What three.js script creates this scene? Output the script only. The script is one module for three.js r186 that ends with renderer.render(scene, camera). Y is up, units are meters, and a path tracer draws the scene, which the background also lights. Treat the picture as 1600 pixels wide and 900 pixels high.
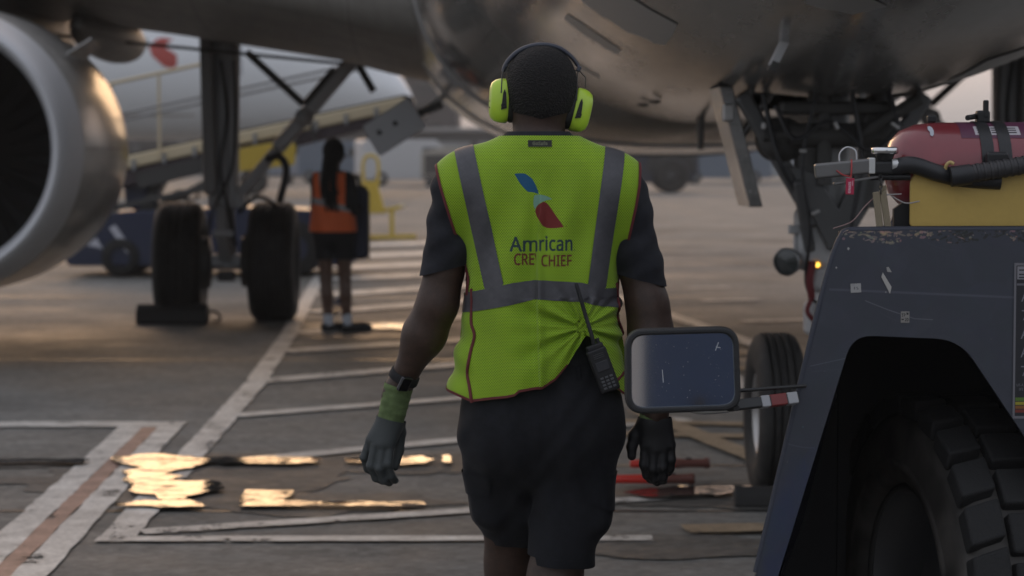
import * as THREE from 'three';
import { mergeGeometries } from 'three/addons/utils/BufferGeometryUtils.js';
import { RoundedBoxGeometry } from 'three/addons/geometries/RoundedBoxGeometry.js';

// ---------------------------------------------------------------- camera, sky, sun, exposure
const scene = new THREE.Scene();
const camera = new THREE.PerspectiveCamera(14.329, 16 / 9, 0.1, 1500);
camera.position.set(0, 1.53, 0);
camera.rotation.x = -0.05776;
camera.focus = 5.5;
camera.userData.fStop = 4.2;
scene.add(camera);

const renderer = new THREE.WebGLRenderer({ antialias: true });
renderer.setSize(1024, 576);
renderer.toneMapping = THREE.LinearToneMapping;
renderer.toneMappingExposure = 1.3;
renderer.shadowMap.enabled = true;
renderer.shadowMap.type = THREE.PCFSoftShadowMap;

const SUN_AZ = -0.16, SUN_EL = 0.150;                 // low evening sun beyond the aircraft, left of the view axis
const sunDir = new THREE.Vector3(Math.sin(SUN_AZ) * Math.cos(SUN_EL), Math.sin(SUN_EL), -Math.cos(SUN_AZ) * Math.cos(SUN_EL));
{
  const w = 1024, h = 512, d = new Float32Array(w * h * 4);
  const mixv = (a, b, t) => a + (b - a) * t;
  for (let j = 0; j < h; j++) for (let i = 0; i < w; i++) {
    const phi = ((i + 0.5) / w - 0.5) * 2 * Math.PI, el = ((j + 0.5) / h - 0.5) * Math.PI;
    const x = Math.cos(el) * Math.cos(phi), y = Math.sin(el), z = Math.cos(el) * Math.sin(phi);
    const c = Math.max(-1, Math.min(1, x * sunDir.x + y * sunDir.y + z * sunDir.z)), ang = Math.acos(c);
    const up = Math.max(0, y), t = Math.pow(1 - up, 3);
    const streak = 0.5 + 0.5 * Math.sin(el * 38 + 1.3 * Math.sin(phi * 2.0) + 0.6 * Math.sin(phi * 5 + 1));
    const g1 = Math.exp(-Math.pow(ang / 0.37, 1.6)), g2 = Math.exp(-ang / 0.75);
    const low = Math.exp(-Math.pow(Math.abs(el) / 0.20, 1.5));
    const bank = 1 - 0.80 * Math.exp(-Math.pow(Math.max(0, el) / 0.062, 2.2));                  // grey cloud bank low over the horizon
    const low2 = 1 - 0.37 * Math.exp(-Math.pow(Math.max(0, el) / 0.055, 2));
    let r = mixv(0.44, 0.42, t) * low2 + (1.20 * g1 + 0.24 * g2) * bank, g = mixv(0.475, 0.455, t) * low2 + (0.56 * g1 + 0.16 * g2) * bank, b = mixv(0.555, 0.495, t) * low2 + (0.17 * g1 + 0.10 * g2) * bank;
    const k = 1 + 0.14 * (streak - 0.5) * low;
    const o = (j * w + i) * 4;
    d[o] = r * k; d[o + 1] = g * k; d[o + 2] = b * k; d[o + 3] = 1;
  }
  const sky = new THREE.DataTexture(d, w, h, THREE.RGBAFormat, THREE.FloatType);
  sky.mapping = THREE.EquirectangularReflectionMapping;
  sky.magFilter = THREE.LinearFilter; sky.minFilter = THREE.LinearFilter; sky.needsUpdate = true;
  scene.background = sky; scene.environment = sky;
  scene.backgroundIntensity = 1; scene.environmentIntensity = 1;
}
const sun = new THREE.DirectionalLight(new THREE.Color(1.0, 0.62, 0.28), 0.5);
sun.position.copy(sunDir).multiplyScalar(120);
sun.target.position.set(0, 0, -12);
sun.castShadow = true;
sun.shadow.radius = 56;
sun.shadow.mapSize.set(2048, 2048);
Object.assign(sun.shadow.camera, { left: -40, right: 40, top: 40, bottom: -40, near: 1, far: 260 });
scene.add(sun, sun.target);
scene.fog = new THREE.FogExp2(new THREE.Color(0.95, 0.89, 0.82), 0.0009);
// ---------------------------------------------------------------- helpers
const V = (x, y, z) => new THREE.Vector3(x, y, z);
const C = (r, g, b) => new THREE.Color().setRGB(r, g, b);
let seed = 7;
const rnd = () => { seed = (seed * 1664525 + 1013904223) >>> 0; return seed / 4294967296; };
const lerp = (a, b, t) => a + (b - a) * t, clamp = (x, a = 0, b = 1) => Math.max(a, Math.min(b, x));
const sstep = (a, b, x) => { const t = clamp((x - a) / (b - a)); return t * t * (3 - 2 * t); };
const poly = (pts) => (x) => {                                   // piecewise linear function through [x, y] pairs
  if (x <= pts[0][0]) return pts[0][1];
  for (let i = 1; i < pts.length; i++) if (x <= pts[i][0]) return lerp(pts[i - 1][1], pts[i][1], (x - pts[i - 1][0]) / (pts[i][0] - pts[i - 1][0]));
  return pts[pts.length - 1][1];
};
const hash = (i, j, s) => { let n = (Math.imul(i, 374761393) + Math.imul(j, 668265263) + Math.imul(s, 974711)) | 0; n = Math.imul(n ^ (n >>> 13), 1274126177); return ((n ^ (n >>> 16)) >>> 0) / 4294967296; };
function vnoise(x, y, per, s = 1) {                              // value noise, periodic when per > 0
  const i = Math.floor(x), j = Math.floor(y), fx = x - i, fy = y - j, u = fx * fx * (3 - 2 * fx), v = fy * fy * (3 - 2 * fy);
  const m = per ? (a) => ((a % per) + per) % per : (a) => a;
  return lerp(lerp(hash(m(i), m(j), s), hash(m(i + 1), m(j), s), u), lerp(hash(m(i), m(j + 1), s), hash(m(i + 1), m(j + 1), s), u), v);
}
function fbm(x, y, per, oct = 4, s = 1) { let a = 0.5, t = 0, n = 0; for (let o = 0; o < oct; o++) { t += a * vnoise(x, y, per, s + o); n += a; a *= 0.55; x *= 2; y *= 2; per *= 2; } return t / n; }
function texture(size, f, srgb, rep = 1) {                       // f(u, v) -> [r, g, b] in 0..1, tiles
  const d = new Uint8Array(size * size * 4);
  for (let j = 0; j < size; j++) for (let i = 0; i < size; i++) {
    const c = f(i / size, j / size), o = (j * size + i) * 4;
    d[o] = 255 * clamp(c[0]); d[o + 1] = 255 * clamp(c[1]); d[o + 2] = 255 * clamp(c[2]); d[o + 3] = 255 * (c.length > 3 ? clamp(c[3]) : 1);
  }
  const t = new THREE.DataTexture(d, size, size);
  t.wrapS = t.wrapT = THREE.RepeatWrapping; t.magFilter = THREE.LinearFilter; t.minFilter = THREE.LinearMipmapLinearFilter; t.generateMipmaps = true;
  if (srgb) t.colorSpace = THREE.SRGBColorSpace;
  t.repeat.set(rep, rep); t.needsUpdate = true; return t;
}
function canvasTexture(w, h, draw) {
  const c = document.createElement('canvas'); c.width = w; c.height = h; draw(c.getContext('2d'), w, h);
  const t = new THREE.CanvasTexture(c); t.colorSpace = THREE.SRGBColorSpace; t.anisotropy = 4; return t;
}
const std = (color, roughness = 0.7, metalness = 0, more = {}) => new THREE.MeshStandardMaterial({ color: Array.isArray(color) ? C(...color) : color, roughness, metalness, side: THREE.DoubleSide, ...more });
const phys = (color, roughness, metalness, more = {}) => new THREE.MeshPhysicalMaterial({ color: Array.isArray(color) ? C(...color) : color, roughness, metalness, side: THREE.DoubleSide, ...more });

const used = {};
const numbered = (n) => { const k = used[n] = (used[n] ?? -1) + 1; return k ? `${n}_${String(k).padStart(3, '0')}` : n; };
function clean(g) { g = g.index ? g.toNonIndexed() : g.clone(); for (const k of Object.keys(g.attributes)) if (!['position', 'normal', 'uv'].includes(k)) g.deleteAttribute(k); if (!g.attributes.uv) g.setAttribute('uv', new THREE.BufferAttribute(new Float32Array(g.attributes.position.count * 2), 2)); if (!g.attributes.normal) g.computeVertexNormals(); return g; }
function obj(name, geos, material, parent = scene) {
  const list = Array.isArray(geos) ? geos : [geos];
  const g = list.length === 1 ? list[0] : mergeGeometries(list.map(clean));
  const m = new THREE.Mesh(g, material); m.name = parent === scene ? numbered(name) : name;
  m.castShadow = m.receiveShadow = true; parent.add(m); return m;
}
function tag(o, label, category, group, kind) {
  if (label) o.userData.label = label; if (category) o.userData.category = category; if (group) o.userData.group = group; if (kind) o.userData.kind = kind; return o;
}
function thing(name, label, category, [x, y, z] = [0, 0, 0], turn = 0, group) {
  const o = new THREE.Group(); o.name = numbered(name); scene.add(o); o.position.set(x, y, z); o.rotation.y = turn; return tag(o, label, category, group);
}
const struct = (name, geos, m, label) => { const o = obj(name, geos, m); o.userData.kind = 'structure'; if (label) o.userData.label = label; return o; };
function copyOf(o, [x, y, z], turn, label) { const c = o.clone(); c.name = numbered(o.name.replace(/_\d{3}$/, '')); scene.add(c); c.position.set(x, y, z); c.rotation.y = turn; if (label) c.userData.label = label; return c; }

const bx = (w, h, d, x = 0, y = 0, z = 0, r = 0.008, rot) => { const g = new RoundedBoxGeometry(w, h, d, 2, Math.min(r, w / 2.1, h / 2.1, d / 2.1)); if (rot) g.applyMatrix4(new THREE.Matrix4().makeRotationFromEuler(new THREE.Euler(...rot))); return g.translate(x, y, z); };
function rod(a, b, r0, r1 = r0, seg = 16, caps = true) {           // cylinder between two points
  const d = b.clone().sub(a), g = new THREE.CylinderGeometry(r1, r0, d.length(), seg, 1, !caps);
  g.applyQuaternion(new THREE.Quaternion().setFromUnitVectors(V(0, 1, 0), d.normalize()));
  return g.translate((a.x + b.x) / 2, (a.y + b.y) / 2, (a.z + b.z) / 2);
}
function bar(a, b, w, t, bev = 0.006) {                             // rectangular bar between two points
  const d = b.clone().sub(a), g = new RoundedBoxGeometry(w, d.length(), t, 2, Math.min(bev, w / 2.1, t / 2.1));
  g.applyQuaternion(new THREE.Quaternion().setFromUnitVectors(V(0, 1, 0), d.normalize()));
  return g.translate((a.x + b.x) / 2, (a.y + b.y) / 2, (a.z + b.z) / 2);
}
const tube = (pts, r, seg = 40, rs = 8, closed = false) => new THREE.TubeGeometry(new THREE.CatmullRomCurve3(pts.map((p) => (p.isVector3 ? p : V(...p))), closed, 'centripetal'), seg, r, rs, closed);
function lathe(prof, axis = 'y', seg = 48) {                        // prof: [radius, height along axis]
  const g = new THREE.LatheGeometry(prof.map((p) => new THREE.Vector2(Math.max(p[0], 1e-4), p[1])), seg);
  if (axis === 'z') g.rotateX(Math.PI / 2); if (axis === 'x') g.rotateZ(-Math.PI / 2); return g;
}
function shape(pts, holes = []) { const s = new THREE.Shape(pts.map((p) => new THREE.Vector2(...p))); for (const h of holes) s.holes.push(new THREE.Path(h.map((p) => new THREE.Vector2(...p)))); return s; }
const prism = (pts, depth, bevel = 0, holes = []) => new THREE.ExtrudeGeometry(shape(pts, holes), { depth, bevelEnabled: bevel > 0, bevelSize: bevel, bevelThickness: bevel, bevelSegments: 2, curveSegments: 12 });
function rounded(pts, r, n = 6) {                                   // rounds the corners of a polygon; r: number or list
  const out = [];
  pts.forEach((p, i) => {
    const a = pts[(i + pts.length - 1) % pts.length], b = pts[(i + 1) % pts.length], R = Array.isArray(r) ? r[i] : r;
    if (!R) { out.push(p); return; }
    const l1 = Math.hypot(a[0] - p[0], a[1] - p[1]), l2 = Math.hypot(b[0] - p[0], b[1] - p[1]);
    const s = [p[0] + (a[0] - p[0]) * R / l1, p[1] + (a[1] - p[1]) * R / l1], e = [p[0] + (b[0] - p[0]) * R / l2, p[1] + (b[1] - p[1]) * R / l2];
    for (let k = 0; k <= n; k++) { const t = k / n, u = 1 - t; out.push([u * u * s[0] + 2 * u * t * p[0] + t * t * e[0], u * u * s[1] + 2 * u * t * p[1] + t * t * e[1]]); }
  });
  return out;
}
function sheet(pts, y) {                                            // flat horizontal polygon, uv in metres
  const g = new THREE.ShapeGeometry(shape(pts.map(([x, z]) => [x, -z]))); g.rotateX(-Math.PI / 2); g.translate(0, y, 0); return planar(g, 'x', 'z');
}
function planar(g, a, b, s = 1, oa = 0, ob = 0) {
  const p = g.attributes.position, uv = new Float32Array(p.count * 2), ix = 'xyz'.indexOf(a), iy = 'xyz'.indexOf(b);
  for (let i = 0; i < p.count; i++) { uv[2 * i] = (p.array[3 * i + ix] - oa) * s; uv[2 * i + 1] = (p.array[3 * i + iy] - ob) * (Array.isArray(s) ? s[1] : s); }
  g.setAttribute('uv', new THREE.BufferAttribute(uv, 2)); return g;
}
function loft(sections, closed = true) {                            // sections: equal-length lists of Vector3
  const n = sections[0].length, pos = [], idx = [];
  for (const s of sections) for (const p of s) pos.push(p.x, p.y, p.z);
  const m = closed ? n : n - 1;
  for (let i = 0; i + 1 < sections.length; i++) for (let j = 0; j < m; j++) { const a = i * n + j, b = i * n + (j + 1) % n, c = a + n, d = b + n; idx.push(a, c, b, b, c, d); }
  const g = new THREE.BufferGeometry(); g.setAttribute('position', new THREE.Float32BufferAttribute(pos, 3)); g.setIndex(idx); g.computeVertexNormals(); return g;
}
// ---- signed distance fields, meshed by surface nets
const cap = (a, b, r0, r1 = r0) => {
  const dx = b[0] - a[0], dy = b[1] - a[1], dz = b[2] - a[2], L = 1 / (dx * dx + dy * dy + dz * dz || 1);
  return (x, y, z) => { const px = x - a[0], py = y - a[1], pz = z - a[2], t = clamp((px * dx + py * dy + pz * dz) * L); return Math.hypot(px - dx * t, py - dy * t, pz - dz * t) - (r0 + (r1 - r0) * t); };
};
const ell = (c, r) => (x, y, z) => { const px = (x - c[0]) / r[0], py = (y - c[1]) / r[1], pz = (z - c[2]) / r[2], k0 = Math.hypot(px, py, pz), k1 = Math.hypot(px / r[0], py / r[1], pz / r[2]); return k1 < 1e-6 ? -Math.min(...r) : k0 * (k0 - 1) / k1; };
const rbox = (c, h, r, inv) => (x, y, z) => { const p = V(x - c[0], y - c[1], z - c[2]); if (inv) p.applyQuaternion(inv); const qx = Math.abs(p.x) - h[0] + r, qy = Math.abs(p.y) - h[1] + r, qz = Math.abs(p.z) - h[2] + r; return Math.hypot(Math.max(qx, 0), Math.max(qy, 0), Math.max(qz, 0)) + Math.min(Math.max(qx, qy, qz), 0) - r; };
const smin = (a, b, k) => { const h = Math.max(k - Math.abs(a - b), 0) / k; return Math.min(a, b) - h * h * k * 0.25; };
const U = (k, ...f) => (x, y, z) => { let d = f[0](x, y, z); for (let i = 1; i < f.length; i++) d = smin(d, f[i](x, y, z), k); return d; };
const off = (f, r) => (x, y, z) => f(x, y, z) - r;
function nets(f, lo, hi, h) {
  const nx = Math.ceil((hi[0] - lo[0]) / h) + 1, ny = Math.ceil((hi[1] - lo[1]) / h) + 1, nz = Math.ceil((hi[2] - lo[2]) / h) + 1;
  const v = new Float32Array(nx * ny * nz), at = (i, j, k) => i + nx * (j + ny * k);
  for (let k = 0; k < nz; k++) for (let j = 0; j < ny; j++) for (let i = 0; i < nx; i++) v[at(i, j, k)] = f(lo[0] + i * h, lo[1] + j * h, lo[2] + k * h);
  const id = new Int32Array(nx * ny * nz).fill(-1), pos = [], nor = [], idx = [];
  const E = [[0, 1], [2, 3], [4, 5], [6, 7], [0, 2], [1, 3], [4, 6], [5, 7], [0, 4], [1, 5], [2, 6], [3, 7]], e = h * 0.5;
  for (let k = 0; k + 1 < nz; k++) for (let j = 0; j + 1 < ny; j++) for (let i = 0; i + 1 < nx; i++) {
    const c = []; let m = 0;
    for (let q = 0; q < 8; q++) { c[q] = v[at(i + (q & 1), j + ((q >> 1) & 1), k + (q >> 2))]; if (c[q] < 0) m |= 1 << q; }
    if (m === 0 || m === 255) continue;
    let x = 0, y = 0, z = 0, n = 0;
    for (const [a, b] of E) { if ((c[a] < 0) === (c[b] < 0)) continue; const t = c[a] / (c[a] - c[b]); x += lerp(a & 1, b & 1, t); y += lerp((a >> 1) & 1, (b >> 1) & 1, t); z += lerp(a >> 2, b >> 2, t); n++; }
    const X = lo[0] + (i + x / n) * h, Y = lo[1] + (j + y / n) * h, Z = lo[2] + (k + z / n) * h;
    id[at(i, j, k)] = pos.length / 3; pos.push(X, Y, Z);
    const g = V(f(X + e, Y, Z) - f(X - e, Y, Z), f(X, Y + e, Z) - f(X, Y - e, Z), f(X, Y, Z + e) - f(X, Y, Z - e)).normalize(); nor.push(g.x, g.y, g.z);
  }
  const quad = (a, b, c, d, flip) => { if (a < 0 || b < 0 || c < 0 || d < 0) return; if (flip) idx.push(a, c, b, a, d, c); else idx.push(a, b, c, a, c, d); };
  for (let k = 1; k + 1 < nz; k++) for (let j = 1; j + 1 < ny; j++) for (let i = 1; i + 1 < nx; i++) {
    const s = v[at(i, j, k)] < 0;
    if (s !== (v[at(i + 1, j, k)] < 0)) quad(id[at(i, j, k)], id[at(i, j - 1, k)], id[at(i, j - 1, k - 1)], id[at(i, j, k - 1)], s);
    if (s !== (v[at(i, j + 1, k)] < 0)) quad(id[at(i, j, k)], id[at(i, j, k - 1)], id[at(i - 1, j, k - 1)], id[at(i - 1, j, k)], s);
    if (s !== (v[at(i, j, k + 1)] < 0)) quad(id[at(i, j, k)], id[at(i - 1, j, k)], id[at(i - 1, j - 1, k)], id[at(i, j - 1, k)], s);
  }
  // put the winding in line with the outward normals
  for (let t = 0; t < idx.length; t += 3) {
    const [a, b, c] = [idx[t] * 3, idx[t + 1] * 3, idx[t + 2] * 3];
    const ux = pos[b] - pos[a], uy = pos[b + 1] - pos[a + 1], uz = pos[b + 2] - pos[a + 2], wx = pos[c] - pos[a], wy = pos[c + 1] - pos[a + 1], wz = pos[c + 2] - pos[a + 2];
    if ((uy * wz - uz * wy) * nor[a] + (uz * wx - ux * wz) * nor[a + 1] + (ux * wy - uy * wx) * nor[a + 2] < 0) { const q = idx[t + 1]; idx[t + 1] = idx[t + 2]; idx[t + 2] = q; }
  }
  const g = new THREE.BufferGeometry(); g.setAttribute('position', new THREE.Float32BufferAttribute(pos, 3)); g.setAttribute('normal', new THREE.Float32BufferAttribute(nor, 3)); g.setIndex(idx);
  return planar(g, 'x', 'y');
}
function cut(geo, f, push = 0) {                                    // keeps the part of a surface where f(x, y, z) > 0; push moves it out along its normals
  const g = geo.index ? geo.toNonIndexed() : geo, P = g.attributes.position.array, N = g.attributes.normal.array, pos = [], nor = [];
  const emit = (q) => { pos.push(q[0] + q[3] * push, q[1] + q[4] * push, q[2] + q[5] * push); nor.push(q[3], q[4], q[5]); };
  for (let t = 0; t < P.length; t += 9) {
    const q = [0, 3, 6].map((o) => [P[t + o], P[t + o + 1], P[t + o + 2], N[t + o], N[t + o + 1], N[t + o + 2]]), s = q.map((a) => f(a[0], a[1], a[2]));
    if (s[0] <= 0 && s[1] <= 0 && s[2] <= 0) continue;
    const out = [];
    for (let i = 0; i < 3; i++) { const j = (i + 1) % 3; if (s[i] > 0) out.push(q[i]); if ((s[i] > 0) !== (s[j] > 0)) { const u = s[i] / (s[i] - s[j]); out.push(q[i].map((a, c) => lerp(a, q[j][c], u))); } }
    for (let i = 2; i < out.length; i++) { emit(out[0]); emit(out[i - 1]); emit(out[i]); }
  }
  const r = new THREE.BufferGeometry(); r.setAttribute('position', new THREE.Float32BufferAttribute(pos, 3)); r.setAttribute('normal', new THREE.Float32BufferAttribute(nor, 3)); return planar(r, 'x', 'y');
}
function towards(f, x, y, z0, dz) { let z = z0; for (let i = 0; i < 90; i++) { const d = f(x, y, z); if (d < 0.0006) break; z += dz * Math.max(d * 0.7, 0.0008); if (Math.abs(z - z0) > 1.2) return null; } return z; }
// ---------------------------------------------------------------- ground, markings, water
const concreteTex = texture(2048, (u, v) => {
  const a = fbm(u * 9, v * 9, 9, 5, 11), b = fbm(u * 160, v * 160, 160, 3, 31), s = fbm(u * 26 + 0.4 * a, v * 70, 1820, 2, 5), k = vnoise(u * 420, v * 420, 420, 77);
  let t = 0.80 + 0.22 * (a - 0.5) + 0.30 * (b - 0.5) + 0.10 * (s - 0.5);
  if (k > 0.93) t -= 0.16; if (k < 0.05) t += 0.14;
  const w = fbm(u * 5 + 3, v * 5, 5, 3, 91) - 0.5;
  return [t * (1 + 0.06 * w), t * 0.985, t * (0.955 - 0.06 * w)];
}, true);
const concreteBump = texture(1024, (u, v) => { const t = 0.5 + 0.5 * (fbm(u * 120, v * 120, 120, 3, 8) - 0.5) + 0.5 * (vnoise(u * 400, v * 400, 400, 3) - 0.5); return [t, t, t]; });
const concreteRough = texture(512, (u, v) => { const t = 0.74 + 0.42 * (fbm(u * 7, v * 7, 7, 4, 17) - 0.45) + 0.12 * (vnoise(u * 60, v * 60, 60, 6) - 0.5); return [0, t, 0]; });
for (const t of [concreteTex, concreteBump, concreteRough]) t.repeat.set(1 / 6.1, 1 / 6.1);
concreteRough.repeat.set(1 / 11.3, 1 / 11.3);
const apronMat = phys([0.295, 0.297, 0.295], 1, 0, { specularIntensity: 0.7, map: concreteTex, bumpMap: concreteBump, bumpScale: 0.004, roughnessMap: concreteRough, vertexColors: true });
{
  const axis = (lo, a, b, hi, fine) => { const o = []; for (const q of [lo, lo * 0.6 + a * 0.4, lo * 0.25 + a * 0.75]) o.push(q); for (let q = a; q <= b; q += fine) o.push(q); for (const q of [hi * 0.25 + b * 0.75, hi * 0.6 + b * 0.4, hi]) o.push(q); return o; };
  const xs = axis(-420, -11, 11, 420, 0.25), zs = axis(-760, -52, 14, 70, 0.25), pos = [], uv = [], col = [], idx = [];
  for (const z of zs) for (const x of xs) {
    pos.push(x, 0, z); uv.push(x, z);
    const oil = sstep(0.56, 0.78, fbm(x * 0.42 + 40, z * 0.42 + 70, 0, 3, 55)), old = fbm(x * 0.09 + 9, z * 0.16 + 31, 0, 3, 23);
    const t = (0.80 + 0.42 * (old - 0.45)) * (1 - 0.34 * oil); col.push(t, t * 0.99, t * (0.97 - 0.03 * oil));
  }
  for (let j = 0; j + 1 < zs.length; j++) for (let i = 0; i + 1 < xs.length; i++) { const a = j * xs.length + i, c = a + xs.length; idx.push(a, c, a + 1, a + 1, c, c + 1); }
  const g = new THREE.BufferGeometry(); g.setAttribute('position', new THREE.Float32BufferAttribute(pos, 3)); g.setAttribute('uv', new THREE.Float32BufferAttribute(uv, 2)); g.setAttribute('color', new THREE.Float32BufferAttribute(col, 3)); g.setIndex(idx); g.computeVertexNormals();
  struct('apron', g, apronMat, 'grey weathered concrete apron under the aircraft');
}
// tar-filled slab joints
const tarMat = std([0.022, 0.021, 0.02], 0.42);
for (const [z, w] of [[-11.24, 0.05], [-9.79, 0.035], [-17.1, 0.05], [-24.7, 0.06], [-32.3, 0.07]]) {
  const up = [], dn = []; for (let x = -30; x <= 30; x += 0.25) { const q = w * (0.35 + 0.5 * vnoise(x * 2.1, z, 0, 4)), c = 0.02 * (vnoise(x * 0.9, z * 3, 0, 9) - 0.5); up.push([x, z + c - q]); dn.unshift([x, z + c + q]); }
  struct('slab_joint', sheet([...up, ...dn], 0.003), tarMat);
}
// damp patches: darker soaked concrete round the puddles
function blob(cx, cz, rx, rz, s, wob = 0.45, n = 90) { const o = []; for (let i = 0; i < n; i++) { const a = i / n * 2 * Math.PI, k = 1 + wob * (fbm(Math.cos(a) * 1.7 + 10 + s * 7, Math.sin(a) * 1.7 + 10, 0, 4, s) - 0.5) * 2; o.push([cx + Math.cos(a) * rx * k, cz + Math.sin(a) * rz * k]); } return o; }
const dampMat = phys([0.16, 0.158, 0.153], 1, 0, { specularIntensity: 0.45, map: concreteTex, bumpMap: concreteBump, bumpScale: 0.003, roughnessMap: texture(256, (u, v) => { const t = 0.60 + 0.25 * (fbm(u * 9, v * 9, 9, 3, 2) - 0.5); return [0, t, 0]; }) });
[[-1.5, -10.75, 0.75, 0.95, 1], [-0.9, -10.0, 0.62, 0.34, 2], [-0.5, -11.3, 0.55, 0.38, 3], [0.85, -10.25, 0.5, 0.4, 4], [-1.3, -20.1, 0.75, 1.0, 5], [-3.6, -11.3, 1.4, 0.3, 6], [0.6, -8.9, 0.5, 0.25, 7], [-2.3, -10.7, 0.35, 0.12, 8]]
  .forEach((a, i) => struct('damp_patch', sheet(blob(...a), 0.0045 + i * 0.00025), dampMat));
// painted markings
const paintTex = texture(1024, (u, v) => {
  const a = fbm(u * 14, v * 14, 14, 4, 3), f = fbm(u * 110, v * 110, 110, 2, 9), c = fbm(u * 30, v * 6, 180, 3, 41);
  const worn = a * 0.55 + f * 0.35 + c * 0.25, t = 0.86 + 0.35 * (a - 0.5) + 0.22 * (f - 0.5);
  return [t, t * 0.985, t * 0.96, worn < 0.40 ? 0 : 1];
}, true);
paintTex.repeat.set(1 / 1.7, 1 / 1.7);
const paint = (c) => std(c, 0.6, 0, { map: paintTex, alphaTest: 0.5 });
const whitePaint = paint([0.70, 0.69, 0.67]), pinkPaint = paint([0.40, 0.25, 0.20]), warmLitPaint = paint([0.36, 0.28, 0.19]);  // the last one is white paint with warm reflected light mixed into its colour
let layer = 0.0085;
function stripe(a, b, w, m = whitePaint, name = 'painted_line') {    // straight painted line from a to b; edges slightly ragged
  const dx = b[0] - a[0], dz = b[1] - a[1], L = Math.hypot(dx, dz), nx = -dz / L, nz = dx / L, l = [], r = [], n = Math.max(2, Math.ceil(L / 0.08)), q = a[0] * 7 + a[1] * 3;
  for (let i = 0; i <= n; i++) { const t = i / n, e1 = 0.012 * (vnoise(t * L * 9 + q, 1, 0, 5) - 0.5), e2 = 0.012 * (vnoise(t * L * 9 + q, 9, 0, 6) - 0.5); l.push([a[0] + dx * t + nx * (w / 2 + e1), a[1] + dz * t + nz * (w / 2 + e1)]); r.unshift([a[0] + dx * t - nx * (w / 2 + e2), a[1] + dz * t - nz * (w / 2 + e2)]); }
  layer += 0.0003; return struct(name, sheet([...l, ...r], layer), m);
}
const border = (o) => [[-2.21 + o, -12.79], [-1.90 + o, -4.4]];
stripe(...border(0.07), 0.135); stripe(...border(0.18), 0.085, pinkPaint, 'faded_red_line'); stripe(...border(0.29), 0.13);
stripe([-9, -12.93], [-1.86, -12.93], 0.26);
for (const [a, b] of [[[-1.575, -9.1], [-1.72, -15.3]], [[-1.72, -15.3], [-1.91, -19.6]], [[-1.91, -19.6], [-2.38, -28]], [[-2.38, -28], [-2.9, -37]]]) stripe(a, b, 0.145);
stripe([-1.65, -9.03], [0.56, -9.05], 0.12); stripe([-1.5, -9.2], [-0.18, -9.76], 0.13); stripe([-0.18, -9.76], [0.9, -10.23], 0.13);
for (const [a, b] of [[[-1.49, -11.27], [-0.27, -12.21]], [[-1.63, -13.35], [-0.34, -14.3]], [[-1.71, -15.39], [-0.42, -16.62]], [[-1.79, -17.75], [-0.83, -18.54]], [[-1.81, -19.54], [-0.94, -20.89]], [[-1.94, -22.16], [-0.92, -23.4]], [[-2.1, -24.89], [-1.03, -26.21]], [[-2.3, -28.09], [-1.08, -29.2]], [[-2.35, -30.96], [-1.2, -32]], [[-2.5, -34.48], [-1.3, -35.6]], [[-2.7, -38.61], [-1.45, -39.8]]]) {
  const k = (a[1] < -13 ? 1.2 : 1.0 - b[0]) / (b[0] - a[0]) + 1; stripe(a, [a[0] + (b[0] - a[0]) * k, a[1] + (b[1] - a[1]) * k], clamp(0.17 + (-13 - a[1]) * 0.034, 0.17, 1.0));
}
for (const [a, b, w] of [[[0.55, -13.05], [1.9, -12.8], 0.16], [[0.6, -12.45], [1.9, -12.25], 0.16], [[0.75, -13.6], [1.3, -11.1], 0.15], [[1.1, -18.0], [2.4, -17.2], 0.18], [[1.2, -16.6], [2.2, -15.9], 0.18], [[0.7, -9.25], [1.6, -9.35], 0.2]]) stripe(a, b, w, warmLitPaint, 'warm_lit_line');  // white lines; their tan is warm light painted into the colour
stripe([1.0, -25.5], [2.05, -17.6], 0.17); stripe([1.35, -17.5], [1.6, -14.3], 0.15);
for (const [a, b] of [[[2.0, -26.2], [2.5, -26.4]], [[2.0, -23.9], [2.6, -24.1]], [[2.1, -20.9], [2.7, -21.1]]]) stripe(a, b, 0.2);
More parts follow.
